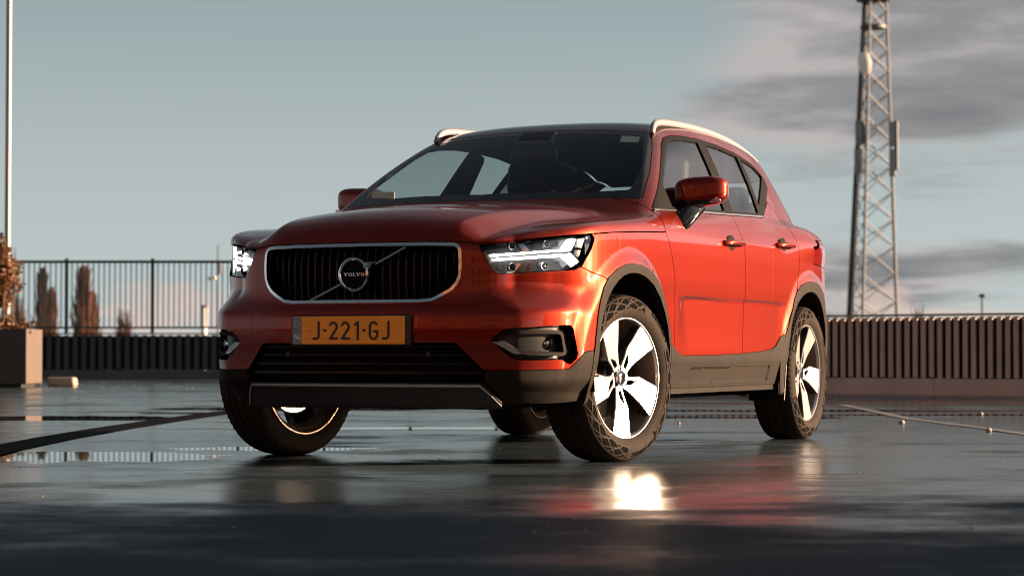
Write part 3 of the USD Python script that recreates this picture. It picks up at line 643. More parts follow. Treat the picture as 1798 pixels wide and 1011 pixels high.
class Skin:
    """a piece of the body skin: points, triangles, normals and the arc length from the nose"""
    def __init__(s, v, f, n, a): s.v, s.f, s.n, s.a = v, f, n, a
    def sub(s, keep):
        f = s.f[keep]; u, inv = np.unique(f, return_inverse=True)
        return Skin(s.v[u], inv.reshape(f.shape), s.n[u], s.a[u])
    def chart(s, c):
        return np.stack([s.a, s.v[:, 2]], 1) if c == 'sz' else np.stack([s.v[:, 1], s.v[:, 0]], 1) if c == 'yx' else s.v[:, 1:3]
    def cent(s, c): return s.chart(c)[s.f].mean(1)
def split(S, poly, chart):
    ext = .022
    for ring in [g for p in getattr(poly, 'geoms', [poly]) for g in [p.exterior, *p.interiors]]:
        q = np.array(ring.coords)
        for p0, p1 in zip(q[:-1], q[1:]):
            L = np.linalg.norm(p1-p0)
            if L < 1e-6: continue
            d = (p1-p0)/L; nn = np.array([-d[1], d[0]])
            c = S.chart(chart)
            dist = (c-p0)@nn; dist = np.where(np.abs(dist) < 1e-7, 1e-7, dist); al = (c-p0)@d
            e = np.sort(np.vstack([S.f[:, [0, 1]], S.f[:, [1, 2]], S.f[:, [2, 0]]]), 1)
            cr = (dist[e[:, 0]] > 0) != (dist[e[:, 1]] > 0)
            if not cr.any(): continue
            ec = e[cr]; t = dist[ec[:, 0]]/(dist[ec[:, 0]]-dist[ec[:, 1]])
            at = al[ec[:, 0]]*(1-t)+al[ec[:, 1]]*t
            gap = np.abs(c[ec[:, 0]]-c[ec[:, 1]]).max(1)
            ok = (at > -ext) & (at < L+ext) & (gap < .12)
            if not ok.any(): continue
            key = np.unique(ec[ok], axis=0); N = len(S.v)
            t = (dist[key[:, 0]]/(dist[key[:, 0]]-dist[key[:, 1]]))[:, None]
            lerp = lambda A: A[key[:, 0]]*(1-t)+A[key[:, 1]]*t
            nn2 = lerp(S.n); nn2 /= np.linalg.norm(nn2, axis=1, keepdims=True)
            a2 = (S.a[key[:, 0]]*(1-t[:, 0])+S.a[key[:, 1]]*t[:, 0])
            code = key[:, 0].astype(np.int64)*(1 << 32)+key[:, 1]
            def look(i, j):
                k = np.minimum(i, j).astype(np.int64)*(1 << 32)+np.maximum(i, j)
                w = np.searchsorted(code, k); w = np.minimum(w, len(code)-1)
                return np.where(code[w] == k, w+N, -1)
            f = S.f; m = np.stack([look(f[:, 0], f[:, 1]), look(f[:, 1], f[:, 2]), look(f[:, 2], f[:, 0])], 1)
            k = (m >= 0).sum(1); out = [f[k == 0]]
            one = k == 1
            if one.any():
                g, mm = f[one], m[one]; r = np.argmax(mm >= 0, 1); I = np.arange(len(g))
                A, B, C, X = g[I, r], g[I, (r+1) % 3], g[I, (r+2) % 3], mm[I, r]
                out += [np.c_[A, X, C], np.c_[X, B, C]]
            two = k == 2
            if two.any():
                g, mm = f[two], m[two]; r = np.argmin(mm, 1); I = np.arange(len(g))   # edge r (A-B) is whole; C is the lone corner
                A, B, C = g[I, r], g[I, (r+1) % 3], g[I, (r+2) % 3]; X, Y = mm[I, (r+1) % 3], mm[I, (r+2) % 3]
                out += [np.c_[A, B, X], np.c_[A, X, Y], np.c_[Y, X, C]]
            S = Skin(np.vstack([S.v, lerp(S.v)]), np.vstack(out), np.vstack([S.n, nn2]), np.r_[S.a, a2])
    return S
def inside(S, poly, chart, cond=None):
    c = S.cent(chart); k = shapely.contains_xy(poly, c[:, 0], c[:, 1])
    if cond is not None: k &= cond(S)
    return k
def local(S, poly, chart, pad=.06):
    x0, y0, x1, y1 = poly.bounds; c = S.chart(chart)[S.f]
    return ((c[..., 0].max(1) > x0-pad) & (c[..., 0].min(1) < x1+pad) & (c[..., 1].max(1) > y0-pad) & (c[..., 1].min(1) < y1+pad))
def join(*Ss):
    Ss = [s for s in Ss if len(s.f)]; o = np.cumsum([0]+[len(s.v) for s in Ss])
    return Skin(np.vstack([s.v for s in Ss]), np.vstack([s.f+k for s, k in zip(Ss, o)]), np.vstack([s.n for s in Ss]), np.concatenate([s.a for s in Ss]))
def take(S, poly, chart='sz', gap=.0028, cond=None):
    """cuts the panel inside poly out of S, leaving a joint; returns (panel, rest)"""
    near = local(S, poly, chart)
    if cond is not None: near &= cond(S)
    A, B = S.sub(near), S.sub(~near)
    p_in, p_out = poly.buffer(-gap, join_style=2), poly.buffer(gap, join_style=2)
    A = split(A, p_in, chart); k = inside(A, p_in, chart)
    P, R = A.sub(k), A.sub(~k)
    R = split(R, p_out, chart); R = R.sub(~inside(R, p_out, chart))
    return P, join(R, B) if len(R.f) else B
def piece(S, poly, chart='sz', cond=None):
    k = local(S, poly, chart)
    if cond is not None: k &= cond(S)
    A = split(S.sub(k), poly, chart); return A.sub(inside(A, poly, chart))
def weld(S):
    u, first, inv = np.unique(np.round(S.v, 6), axis=0, return_index=True, return_inverse=True)
    return Skin(S.v[first], inv.ravel()[S.f], S.n[first], S.a[first])
def rim_edges(S):
    e = np.vstack([S.f[:, [0, 1]], S.f[:, [1, 2]], S.f[:, [2, 0]]]); k = np.sort(e, 1)
    _, i, c = np.unique(k, axis=0, return_index=True, return_counts=True)
    return e[i[c == 1]]
def plate_of(S, off=0., hem=.012, skip_centre=True):
    """(points, triangles, normals) of a sheet moved out by off, its edges folded by hem (inwards if positive)"""
    S = weld(S); S = Skin(S.v+S.n*off, S.f[(S.f[:, 0] != S.f[:, 1]) & (S.f[:, 1] != S.f[:, 2]) & (S.f[:, 2] != S.f[:, 0])], S.n, S.a)
    v, f, n = S.v, S.f, S.n
    if hem:
        e = rim_edges(S)
        if skip_centre: e = e[~((np.abs(v[e[:, 0], 1]) < 1e-4) & (np.abs(v[e[:, 1], 1]) < 1e-4))]
        A, B = v[e[:, 0]], v[e[:, 1]]; nA, nB = n[e[:, 0]], n[e[:, 1]]
        A2, B2 = A-nA*hem, B-nB*hem
        w = np.cross(B-A, nA+nB) * np.sign(hem); w /= np.maximum(np.linalg.norm(w, axis=1, keepdims=True), 1e-9)
        if hem < 0: w = -w; w = -w
        N, m = len(v), len(e)
        v = np.vstack([v, A, B, B2, A2]); n = np.vstack([n, w, w, w, w]); k = np.arange(m)+N
        q = np.vstack([np.c_[k+m, k, k+2*m], np.c_[k, k+3*m, k+2*m]])
        if hem < 0: q = q[:, ::-1]
        f = np.vstack([f, q])
    return v, f, n
def mirror(g): v, f, n = g; return v*[1, -1, 1], f[:, ::-1], n*[1, -1, 1]
def both(g):
    h = mirror(g); return np.vstack([g[0], h[0]]), np.vstack([g[1], h[1]+len(g[0])]), np.vstack([g[2], h[2]])
def pair(name, g, m, label=None, parents=(None, None)):
    a = raw(name, parents[0] or suv, *g, m, label); b = raw(name, parents[1] or suv, *mirror(g), m, label); return a, b
def single(name, g, m, label=None, parent=None): return raw(name, parent or suv, *both(g), m, label)

v0, q0 = surface_nets(body, (-3.66, -.03, .17), (.95, 1.0, 1.72), .013)
v0 = project(v0)
f0 = np.vstack([q0[:, [0, 1, 2]], q0[:, [0, 2, 3]]])
n0 = grad(v0); n0 /= np.linalg.norm(n0, axis=1, keepdims=True)
FULL = Skin(v0, f0, n0, np.where(v0[:, 1] < 0, -1, 1)*BP.arc(v0[:, 0], v0[:, 1]))
_half = sbox(0, -6, 3, 6)                                   # trim at the centre line
FULL = split(FULL, Polygon([(0, -5), (2, -5), (2, 5), (0, 5)]), 'yx'); FULL = FULL.sub(FULL.v[FULL.f][..., 1].mean(1) > 0)
FULL.v[np.abs(FULL.v[:, 1]) < 1e-6, 1] = 0.
_k = FULL.v[:, 1] == 0; FULL.n[_k, 1] = 0; FULL.a = np.abs(FULL.a)
rest = FULL
SX = lambda x: float(BP.s_of_x(x))
rnd = lambda P, r: Polygon(P).buffer(-r, join_style=2).buffer(r, quad_segs=4)
up = lambda S: S.n[S.f].mean(1)[:, 2] > .25
high = lambda S: S.v[S.f][..., 2].mean(1) > 1.04
# ---------- windscreen, roof
WS = rnd([(0, -.345), (.25, -.365), (.5, -.415), (.70, -.478), (.765, -.505), (.72, -.72), (.655, -.93), (.580, -1.122), (.45, -1.106), (.3, -1.093), (.15, -1.085), (0, -1.083), (-.1, -1.083), (-.1, -.345)], .012)
ws_cond = lambda S: up(S) & high(S) & (S.v[S.f][..., 0].mean(1) < -.2)
wsP, rest = take(rest, WS, 'yx', .002, ws_cond)
WSi = rnd([(0, -.40), (.25, -.42), (.5, -.465), (.69, -.545), (.675, -.73), (.615, -.92), (.553, -1.065), (.44, -1.052), (.3, -1.042), (0, -1.033), (-.1, -1.033), (-.1, -.40)], .03)
wsG = piece(wsP, WSi, 'yx'); wsB = piece(wsP, WS.buffer(.05).difference(WSi), 'yx')
windscreen = single('windscreen', plate_of(wsG, -.002, 0), 'windscreen_glass')
single('black_border', plate_of(wsB, -.001, .010), 'gloss_black', parent=windscreen)
RF = rnd([(-.1, -1.10), (0, -1.10), (.3, -1.11), (.5, -1.135), (.552, -1.20), (.568, -1.5), (.572, -2.2), (.555, -2.7), (.52, -3.1), (.48, -3.20), (0, -3.24), (-.1, -3.24)], .01)
rfP, rest = take(rest, RF, 'yx', .003, lambda S: up(S) & (S.v[S.f][..., 2].mean(1) > 1.35))
single('roof', plate_of(rfP, -.003, .012), 'paint_black', 'black roof panel')
# ---------- side glass
DLO = rnd([(1.937, 1.094), (2.148, 1.219), (2.35, 1.345), (2.52, 1.447), (2.62, 1.492), (2.74, 1.513), (2.9, 1.527), (3.146, 1.534), (3.45, 1.528), (3.71, 1.510), (3.972, 1.474), (4.06, 1.435), (4.105, 1.385), (4.05, 1.345), (3.86, 1.27), (3.72, 1.205), (3.602, 1.157), (3.032, 1.136), (2.514, 1.119)], .01)
sideways = lambda S: (S.n[S.f].mean(1)[:, 1] > .3) & (S.v[S.f][..., 0].mean(1) < -.2)
dlP, rest = take(rest, DLO, 'sz', .0015, sideways)
GL = DLO.buffer(-.020)
Bpil = Polygon([(2.955, 1.10), (3.075, 1.10), (3.255, 1.56), (3.135, 1.56)])
Cpil = Polygon([(3.515, 1.10), (3.570, 1.10), (3.800, 1.56), (3.745, 1.56)])
sail = Polygon([(1.90, 1.06), (2.20, 1.06), (2.215, 1.25), (1.90, 1.25)])
wedge = LineString([(3.56, 1.13), (3.72, 1.205), (3.86, 1.27), (4.06, 1.352)]).buffer(.050)
panes = [g for g in GL.difference(unary_union([Bpil, Cpil, sail, wedge])).geoms if g.area > .005]
panes.sort(key=lambda g: g.centroid.x)
trim = DLO.buffer(.02).difference(unary_union([g.buffer(-.002) for g in panes]))
pair('window_trim', plate_of(piece(dlP, trim), .001, .012), 'trim_black')
for nm, g, m in zip(('front_door_window', 'rear_door_window', 'quarter_window'), panes, ('side_glass', 'side_glass', 'privacy_glass')):
    pair(nm, plate_of(piece(dlP, g), -.006, 0), m)
silver_line = LineString([(1.96, 1.098), (2.514, 1.121), (3.032, 1.138), (3.60, 1.159)]).buffer(.006, cap_style=2)
pair('belt_strip', plate_of(piece(dlP, silver_line), .004, .006), 'satin_silver')
# ---------- arches, sills, lower grille, lamps
low = lambda S: S.n[S.f].mean(1)[:, 1] > -.5
front_open = [(1.150, .20), (1.140, .40), (1.153, .575), (1.178, .640), (1.214, .696), (1.252, .735), (1.296, .764), (1.345, .785), (1.404, .797), (1.46, .800), (1.52, .798), (1.57, .791), (1.622, .779), (1.70, .752), (1.789, .700), (1.85, .640), (1.895, .575), (1.925, .50), (1.945, .40), (1.940, .20)]
front_out = [(1.125, .20), (1.100, .44), (1.105, .470), (1.128, .624), (1.146, .680), (1.172, .730), (1.215, .775), (1.298, .813), (1.38, .834), (1.465, .841), (1.55, .838), (1.64, .822), (1.73, .793), (1.81, .752), (1.87, .70), (1.92, .625), (1.948, .56), (1.957, .505), (1.965, .20)]
rear_open = [(3.735, .20), (3.742, .40), (3.760, .50), (3.788, .600), (3.835, .668), (3.892, .722), (3.96, .758), (4.03, .778), (4.101, .787), (4.165, .786), (4.228, .775), (4.30, .752), (4.358, .722), (4.42, .675), (4.47, .62), (4.505, .554), (4.525, .45), (4.53, .20)]
rear_out = [(3.66, .20), (3.66, .45), (3.723, .557), (3.77, .622), (3.822, .690), (3.86, .745), (3.915, .793), (3.985, .822), (4.069, .838), (4.14, .844), (4.204, .844), (4.28, .835), (4.340, .816), (4.40, .785), (4.447, .742), (4.50, .675), (4.545, .60), (4.57, .50), (4.58, .20)]
FO, RO = Polygon(front_open), Polygon(rear_open)
_, rest = take(rest, FO, 'sz', 0.0, low); _, rest = take(rest, RO, 'sz', 0.0, low)
fa, rest = take(rest, Polygon(front_out).difference(FO), 'sz', .001, low)
ra, rest = take(rest, Polygon(rear_out).difference(RO), 'sz', .001, low)
def arch_plate(P):
    g = plate_of(P, .005, .03); return g
pair('arch_cladding', arch_plate(fa), 'cladding'); pair('arch_cladding', arch_plate(ra), 'cladding')
SILL = Polygon([(1.955, .300), (1.957, .500), (2.005, .505), (2.06, .480), (2.155, .449), (2.6, .451), (3.0, .457), (3.35, .470), (3.516, .481), (3.58, .497), (3.665, .545), (3.72, .557), (3.70, .36), (3.64, .300)])
sl, rest = take(rest, SILL, 'sz', .001, low)
def recess(S, s0, s1, z0, z1, d, b=.012):
    c = S.chart('sz'); w = np.minimum.reduce([c[:, 0]-s0, s1-c[:, 0], c[:, 1]-z0, z1-c[:, 1]]); return Skin(S.v-S.n*(d*np.clip(w/b, 0, 1))[:, None], S.f, S.n, S.a)
def flat_normals(g):
    v, f, n = g; m = trimesh.Trimesh(v, f, process=False); return meshkit.arrays(m, 25)
sl = weld(sl)
for p in (Polygon([(2.16, .318), (3.50, .318), (3.50, .408), (2.30, .408)]), ):
    sl = split(sl, p, 'sz'); sl = split(sl, p.buffer(-.012, join_style=2), 'sz')
sl = weld(sl); inn = Polygon([(2.16, .318), (3.50, .318), (3.50, .408), (2.30, .408)]).buffer(-.0118, join_style=2)
sl.v = sl.v-sl.n*(np.clip((.425-sl.v[:, 2])/.125, 0, 1)*.030)[:, None]; w = shapely.contains_xy(inn, sl.a, sl.v[:, 2]); sl.v = sl.v-sl.n*np.where(w, .008, 0.)[:, None]
g = plate_of(sl, .006, .02); pair('sill_cladding', flat_normals(g), 'cladding')
LSILL = Polygon([(1.955, .20), (1.955, .300), (3.64, .300), (3.66, .20)])
ls, rest = take(rest, LSILL, 'sz', .0, low); ls.v = ls.v-ls.n*.020
pair('lower_sill', plate_of(ls, -.006, .02), 'cladding')
GR = rnd([(-.1, .906), (.30, .905), (.446, .903), (.466, .893), (.475, .878), (.478, .82), (.474, .765), (.462, .738), (.438, .712), (.40, .690), (.353, .667), (.30, .662), (-.1, .662)], .004)
grP, rest = take(rest, GR, 'sz', .0, lambda S: S.n[S.f].mean(1)[:, 0] > .2)
HL = rnd([(.548, .894), (.60, .899), (.80, .918), (1.0, .937), (1.120, .948), (1.131, .930), (1.105, .885), (1.062, .834), (1.04, .812), (1.012, .800), (.90, .793), (.75, .784), (.635, .778), (.610, .786), (.575, .840)], .004)
hlP, rest = take(rest, HL, 'sz', .0015, low)
FOG = rnd([(.600, .510), (.625, .535), (.650, .554), (.70, .560), (.80, .567), (.923, .575), (.955, .573), (.972, .560), (.982, .51), (.992, .456), (.985, .437), (.957, .414), (.935, .420), (.908, .433), (.80, .431), (.709, .430), (.685, .440), (.655, .462)], .004)
fgP, rest = take(rest, FOG, 'sz', .0, low)
LG = rnd([(-.1, .502), (.446, .502), (.462, .497), (.52, .44), (.572, .392), (.572, .345), (-.1, .345)], .004)
lgP, rest = take(rest, LG, 'sz', .0, low)
SK = rnd([(-.1, .341), (.556, .341), (.60, .300), (.652, .258), (.66, .18), (-.1, .18)], .003)
skP, rest = take(rest, SK, 'sz', .002, low)
CL = Polygon([(.574, .394), (.60, .391), (.730, .391), (.90, .394), (.953, .398), (.99, .430), (1.02, .458), (1.05, .468), (1.102, .471), (1.10, .44), (1.125, .18), (.656, .18), (.655, .26), (.60, .305), (.574, .345)])
clP, rest = take(rest, CL, 'sz', .0015, low)
HOOD = Polygon([(-.1, .911), (.455, .909), (.50, .904), (.545, .900), (.80, .922), (1.0, .941), (1.123, .952), (1.30, .966), (1.60, .983), (1.90, .997), (1.944, 1.0), (1.944, 1.4), (-.1, 1.4)])
hdP, rest = take(rest, HOOD, 'sz', .0025, lambda S: (S.v[S.f][..., 0].mean(1) > -.462))
FEND = Polygon([(1.131, .951), (1.30, .966), (1.60, .983), (1.90, .997), (1.944, 1.0), (2.005, .88), (2.034, .80), (2.055, .65), (2.060, .40), (1.9, .40), (1.3, .70), (1.188, .776), (1.10, .795), (1.046, .812), (1.062, .834), (1.105, .885), (1.131, .930)])
fnP, rest = take(rest, FEND, 'sz', .0026, low)
FD = Polygon([(1.944, 1.0), (2.005, .88), (2.034, .80), (2.055, .65), (2.060, .40), (2.995, .30), (3.03, .45), (3.052, .60), (3.062, .78), (3.062, 1.0), (3.048, 1.15), (2.514, 1.119), (1.95, 1.10)])
fdP, rest = take(rest, FD, 'sz', .003, low)
RD = Polygon([(2.995, .30), (3.03, .45), (3.052, .60), (3.062, .78), (3.062, 1.0), (3.048, 1.15), (3.60, 1.16), (3.74, 1.215), (3.86, 1.26), (3.95, 1.18), (4.0, 1.05), (4.0, .94), (3.965, .86), (3.90, .78), (3.7, .55), (3.5, .30)])
rdP, rest = take(rest, RD, 'sz', .003, low)
BUMP = Polygon([(-.1, .911), (.455, .909), (.50, .904), (.545, .899), (.7, .86), (1.046, .812), (1.10, .795), (1.188, .776), (1.3, .70), (1.3, .387), (-.1, .387)])
bpP, rest = take(rest, BUMP, 'sz', .0018, low)
# rear: tailgate glass, lamps, bumper
back = lambda S: S.n[S.f].mean(1)[:, 0] < -.25
RG = rnd([(-.1, 1.13), (.52, 1.13), (.575, 1.16), (.54, 1.40), (.50, 1.44), (-.1, 1.45)], .03)
rgP, rest = take(rest, RG, 'yz', .002, back)
rear_window = single('rear_window', plate_of(rgP, -.003, 0), 'side_glass')
TL = rnd([(.60, .88), (.60, .99), (.66, 1.0), (.69, 1.06), (.66, 1.25), (.72, 1.25), (.80, 1.09), (.895, 1.075), (.93, .98), (.93, .95), (.80, .90)], .004)
tlP, rest = take(rest, TL, 'yz', .002, lambda S: S.v[S.f][..., 0].mean(1) < -2.78)
pair('tail_light', plate_of(tlP, .0, .02), 'red_lens')
RB = Polygon([(-.1, .66), (.95, .66), (.95, .1), (-.1, .1)])
rbP, rest = take(rest, RB, 'yz', .002, lambda S: S.v[S.f][..., 0].mean(1) < -2.95)
single('rear_bumper', plate_of(rbP, .004, .015), 'cladding', 'dark grey rear bumper')
TG = Polygon([(-.1, .66), (.60, .66), (.62, .88), (.60, 1.10), (.62, 1.2), (.575, 1.44), (.50, 1.53), (-.1, 1.53)])
tgP, rest = take(rest, TG, 'yz', .002, back)
single('tailgate', plate_of(tgP, 0, .012), 'paint_red')
v, f, n = plate_of(tgP, -.03, 0); single('tailgate_lining', (v, f[:, ::-1], -n), 'interior')
cent = rest.v[rest.f].mean(1); under = (cent[:, 2] < .36) & ((rest.n[rest.f].mean(1)[:, 2] < -.35) | (cent[:, 2] < .262) | ((cent[:, 2] < .47) & (cent[:, 0] > -2.95)))
single('undertray', plate_of(rest.sub(under), 0, 0), 'void_black')
fr = rest.sub(~under)
single('body_frame', plate_of(fr, 0, .012), 'paint_red', 'red pillars, roof sides and rear quarters')
hg = fr.sub(high(fr))
v, f, n = plate_of(hg, -.022, 0); single('pillar_lining', (v, f[:, ::-1], -n), 'interior')
v, f, n = plate_of(rfP, -.025, 0); single('headliner', (v, f[:, ::-1], -n), 'interior')
single('bonnet', plate_of(hdP, 0, .014), 'paint_red')
single('front_bumper', plate_of(bpP, 0, .014), 'paint_red')
pair('front_fender', plate_of(fnP, 0, .012), 'paint_red')
doors = pair('front_door', plate_of(fdP, 0, .012), 'paint_red'), pair('rear_door', plate_of(rdP, 0, .012), 'paint_red')
# front lower cladding with a crease
cl = weld(clP); zz = cl.v[:, 2]
cl.v = cl.v-cl.n*(np.clip((.352-zz)/.06, 0, 1)*.022)[:, None]
cladding_front = pair('bumper_cladding', flat_normals(plate_of(cl, .003, .02)), 'cladding')
# skid plate: a bright top edge over a darker blade
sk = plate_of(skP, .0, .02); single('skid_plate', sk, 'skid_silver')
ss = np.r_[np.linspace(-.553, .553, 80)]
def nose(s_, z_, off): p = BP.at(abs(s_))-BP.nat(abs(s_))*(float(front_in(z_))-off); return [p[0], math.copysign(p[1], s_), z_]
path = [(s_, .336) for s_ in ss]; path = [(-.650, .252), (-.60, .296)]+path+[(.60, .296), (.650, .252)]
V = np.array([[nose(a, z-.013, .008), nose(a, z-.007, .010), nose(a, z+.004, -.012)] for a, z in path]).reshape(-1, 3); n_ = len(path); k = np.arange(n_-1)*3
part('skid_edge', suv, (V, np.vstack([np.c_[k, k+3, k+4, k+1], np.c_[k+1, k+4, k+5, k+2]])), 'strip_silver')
# lower grille: a recess with bars
lower_grille = single('lower_grille', plate_of(lgP, -.055, -.055), 'void_black')
for z in (.375, .410, .445, .478):
    g = piece(FULL, Polygon([(-.01, z), (.56-.9*max(0, z-.385), z), (.56-.9*max(0, z-.385), z+.010), (-.01, z+.010)]), 'sz', low)
    single('grille_bar', plate_of(g, -.022, .03), 'grille_black', parent=lower_grille)
# ---------- grille
grille = single('grille', plate_of(grP, -.060, -.060), 'void_black')
frame_ring = GR.difference(GR.buffer(-.0130, join_style=1))
gf = piece(grP, frame_ring); gf = weld(gf)
dist = np.array([GR.exterior.distance(Point(p)) for p in gf.chart('sz')])
single('grille_frame', plate_of(gf, .006, .03), 'chrome', parent=grille)
GRi = GR.buffer(-.014, join_style=1)
for k in range(-12, 13):
    s = k*.0365
    zt, zb = .893, .674+max(0, abs(s)-.33)*.75
    if abs(s) > .43: zb += .03
    p = BP.at(abs(s)); p[1] *= 1 if s >= 0 else -1
    nrm = BP.nat(abs(s)); nrm = nrm*[1, 1 if s >= 0 else -1]
    a = math.atan2(nrm[1], nrm[0])
    zs = np.linspace(zb, zt, 9); prof = []
    dep = .034+.012*np.r_[1, .5, .1, 0, 0, 0, .1, .5, 1]
    V = []
    for z_, d_ in zip(zs, dep):
        base = p-nrm*(d_+front_in(z_)); t = np.array([-nrm[1], nrm[0]])
        for w_, dd in ((-.0055, .030), (-.0035, .0), (.0035, .0), (.0055, .030)):
            V.append([*(base+t*w_-nrm*dd), z_])
    V = np.array(V).reshape(9, 4, 3); idx = np.arange(36).reshape(9, 4); F = []
    for i in range(8):
        for j in range(3): F.append([idx[i, j], idx[i, j+1], idx[i+1, j+1], idx[i+1, j]])
    part('slat', grille, (V.reshape(-1, 3), np.array(F)), 'grille_black')
# badge ring, arrow, bar and lettering
BZ, BYc = .780, .0
xb = .862-float(front_in(BZ))+.002
def front_plane(poly, x, h):                     # poly in (y, z) of the front, seen from ahead: thickness towards +x
    m = extr(poly, h); m.apply_transform(np.array([[0, 0, 1, x], [1, 0, 0, 0], [0, 1, 0, 0], [0, 0, 0, 1.]])); return m
bar_dir = np.array([.4330, .2090]); bar_dir /= np.linalg.norm(bar_dir)
b0, b1 = np.array([-.217, .677]), np.array([.228, .888])
m = cat_mesh([bar((xb-.012, b0[0], b0[1]), (xb-.012, BYc-.07, BZ-.037), .0045, sides=6), bar((xb-.012, BYc+.088, BZ+.0415), (xb-.012, b1[0], b1[1]), .0045, sides=6)])
badge_bar = part('badge_bar', grille, m, 'satin_silver', 40)
ring = lathe([(.0560, .000), (.0575, .014), (.062, .019), (.070, .014), (.0735, .004), (.0735, -.012), (.056, -.012)], 64, 'z', True)
T4 = np.array([[0, 0, 1, xb+.004], [1, 0, 0, BYc], [0, 1, 0, BZ], [0, 0, 0, 1.]])
ring.apply_transform(T4)
badge = part('badge', suv, ring, 'chrome', 30)
ang = math.radians(30)
tip = np.array([.102*math.cos(ang), .102*math.sin(ang)]); tl_ = np.array([.070*math.cos(ang+.30), .070*math.sin(ang+.30)]); tr_ = np.array([.066*math.cos(ang-.33), .066*math.sin(ang-.33)]); bk = np.array([.056*math.cos(ang), .056*math.sin(ang)])
pts = np.array([[*tip, .006], [*tl_, .006], [*bk, .006], [*tr_, .006], [*(bk*.4+tip*.6), .020], [*bk, .018]])
ar = trimesh.convex.convex_hull(np.vstack([pts, pts[:4]-[0, 0, .014]])); ar.apply_transform(T4); part('arrow', badge, ar, 'chrome')
dk = lathe([(0, .004), (.0565, .004), (.0565, -.01)], 48, 'z'); dk.apply_transform(T4); part('disc', badge, dk, 'void_black', 30)
def serif_word(h, depth):
    """V O L V O with slab serifs, upright, in the xy plane, centred on x"""
    st, sf = .24*h, .10*h; gl = []
    Vp = unary_union([Polygon([(.05, 1), (.42, 1), (.72, .30), (.62, 0), (.50, 0)]), Polygon([(1.22, 1), (1.05, 1), (.58, 0), (.66, 0), (.74, .10)]), sbox(-.04, .88, .52, 1), sbox(.92, .88, 1.30, 1)])
    Op = Point(0, 0).buffer(.5, 16); Op = shapely.affinity.scale(Op, 1.12, 1.0); Op = shapely.affinity.translate(Op.difference(shapely.affinity.scale(Point(0, 0).buffer(.5, 16), .54, .74)), .58, .5)
    Lp = unary_union([sbox(.14, 0, .42, 1), sbox(0, .88, .58, 1), sbox(0, 0, .95, .13), Polygon([(.95, 0), (.95, .36), (.87, .36), (.78, .13), (.78, 0)])])
    x, out = 0, []
    for L, w in ((Vp, 1.30), (Op, 1.16), (Lp, .98), (Vp, 1.30), (Op, 1.16)):
        out.append(shapely.affinity.translate(L, x, 0)); x += w+.14
    w = unary_union(out); w = shapely.affinity.translate(w, -(x-.14)/2, -.5); return shapely.affinity.scale(w, h, h, origin=(0, 0))
import shapely.affinity
part('lettering', badge, front_plane(shapely.affinity.translate(serif_word(.0150, .002), BYc, BZ), xb+.0085, .0022), 'print_white')
# ---------- headlights
hous = pair('headlight', plate_of(hlP, -.055, -.053), 'lamp_dark')
P_ = lambda *a: Polygon(a)
drl_hi = P_((.592, .857), (.951, .883), (.988, .926), (1.033, .930), (1.008, .884), (1.0, .8755), (.953, .8735), (.605, .848))
drl_lo = P_((.606, .8405), (.953, .8645), (1.0, .868), (1.012, .862), (1.046, .834), (1.009, .813), (.955, .851), (.612, .831))
for k, (lamp, sg) in enumerate(zip(hous, (1, -1))):
    for pl in (drl_hi, drl_lo):
        g = plate_of(piece(FULL, pl, 'sz', low), -.016, .012); g = g if sg > 0 else mirror(g)
        raw('daytime_light', lamp, *g, 'daylight_led')
    for pl, m_, of in ((P_((.735, .9065), (.765, .909), (.795, .876), (.765, .874)), 'reflector', -.022), (P_((1.045, .928), (1.088, .932), (1.072, .893), (1.040, .893)), 'reflector', -.026), (P_((1.042, .882), (1.066, .882), (1.056, .845), (1.035, .862)), 'reflector', -.026),
                       (P_((.685, .783), (.715, .784), (.755, .825), (.725, .824)), 'reflector', -.030), (P_((.64, .80), (.69, .786), (.70, .822), (.66, .825)), 'lamp_dark', -.03),
                       (P_((.580, .884), (.64, .889), (.64, .868), (.600, .862)), 'lamp_dark', -.03), (P_((.80, .794), (.96, .799), (.955, .835), (.80, .826)), 'lamp_dark', -.035), (P_((.82, .885), (.95, .895), (.95, .921), (.82, .912)), 'lamp_dark', -.035)):
        g = plate_of(piece(FULL, pl, 'sz', low), of, .012); g = g if sg > 0 else mirror(g)
        raw('lamp_reflector' if m_ == 'reflector' else 'lamp_module', lamp, *g, m_)
    for (s_, z_, r_) in ((.70, .893, .016), (.885, .904, .015), (.70, .806, .017), (.87, .812, .018)):
        p = BP.at(s_); nn = BP.nat(s_); c = np.array([*(p-nn*(.033+float(front_in(z_)))), z_])*[1, sg, 1]
        a_ = math.degrees(math.atan2(nn[1], nn[0]))*sg
        part('lamp_bezel', lamp, moved(lathe([(r_*.78, .004), (r_*.95, .005), (r_*1.05, -.002), (r_*1.05, -.02)], 24, 'z'), c, ry=90, rz=a_), 'reflector', 40)
        part('lamp_lens', lamp, moved(lathe([(0, .004), (r_*.5, .0025), (r_*.8, -.002), (r_*.8, -.01)], 20, 'z'), c, ry=90, rz=a_), 'gloss_black', 40)
    g = plate_of(hlP, -.010, .004); g = g if sg > 0 else mirror(g)
    raw('lens_cover', lamp, *g, 'clear_lens')
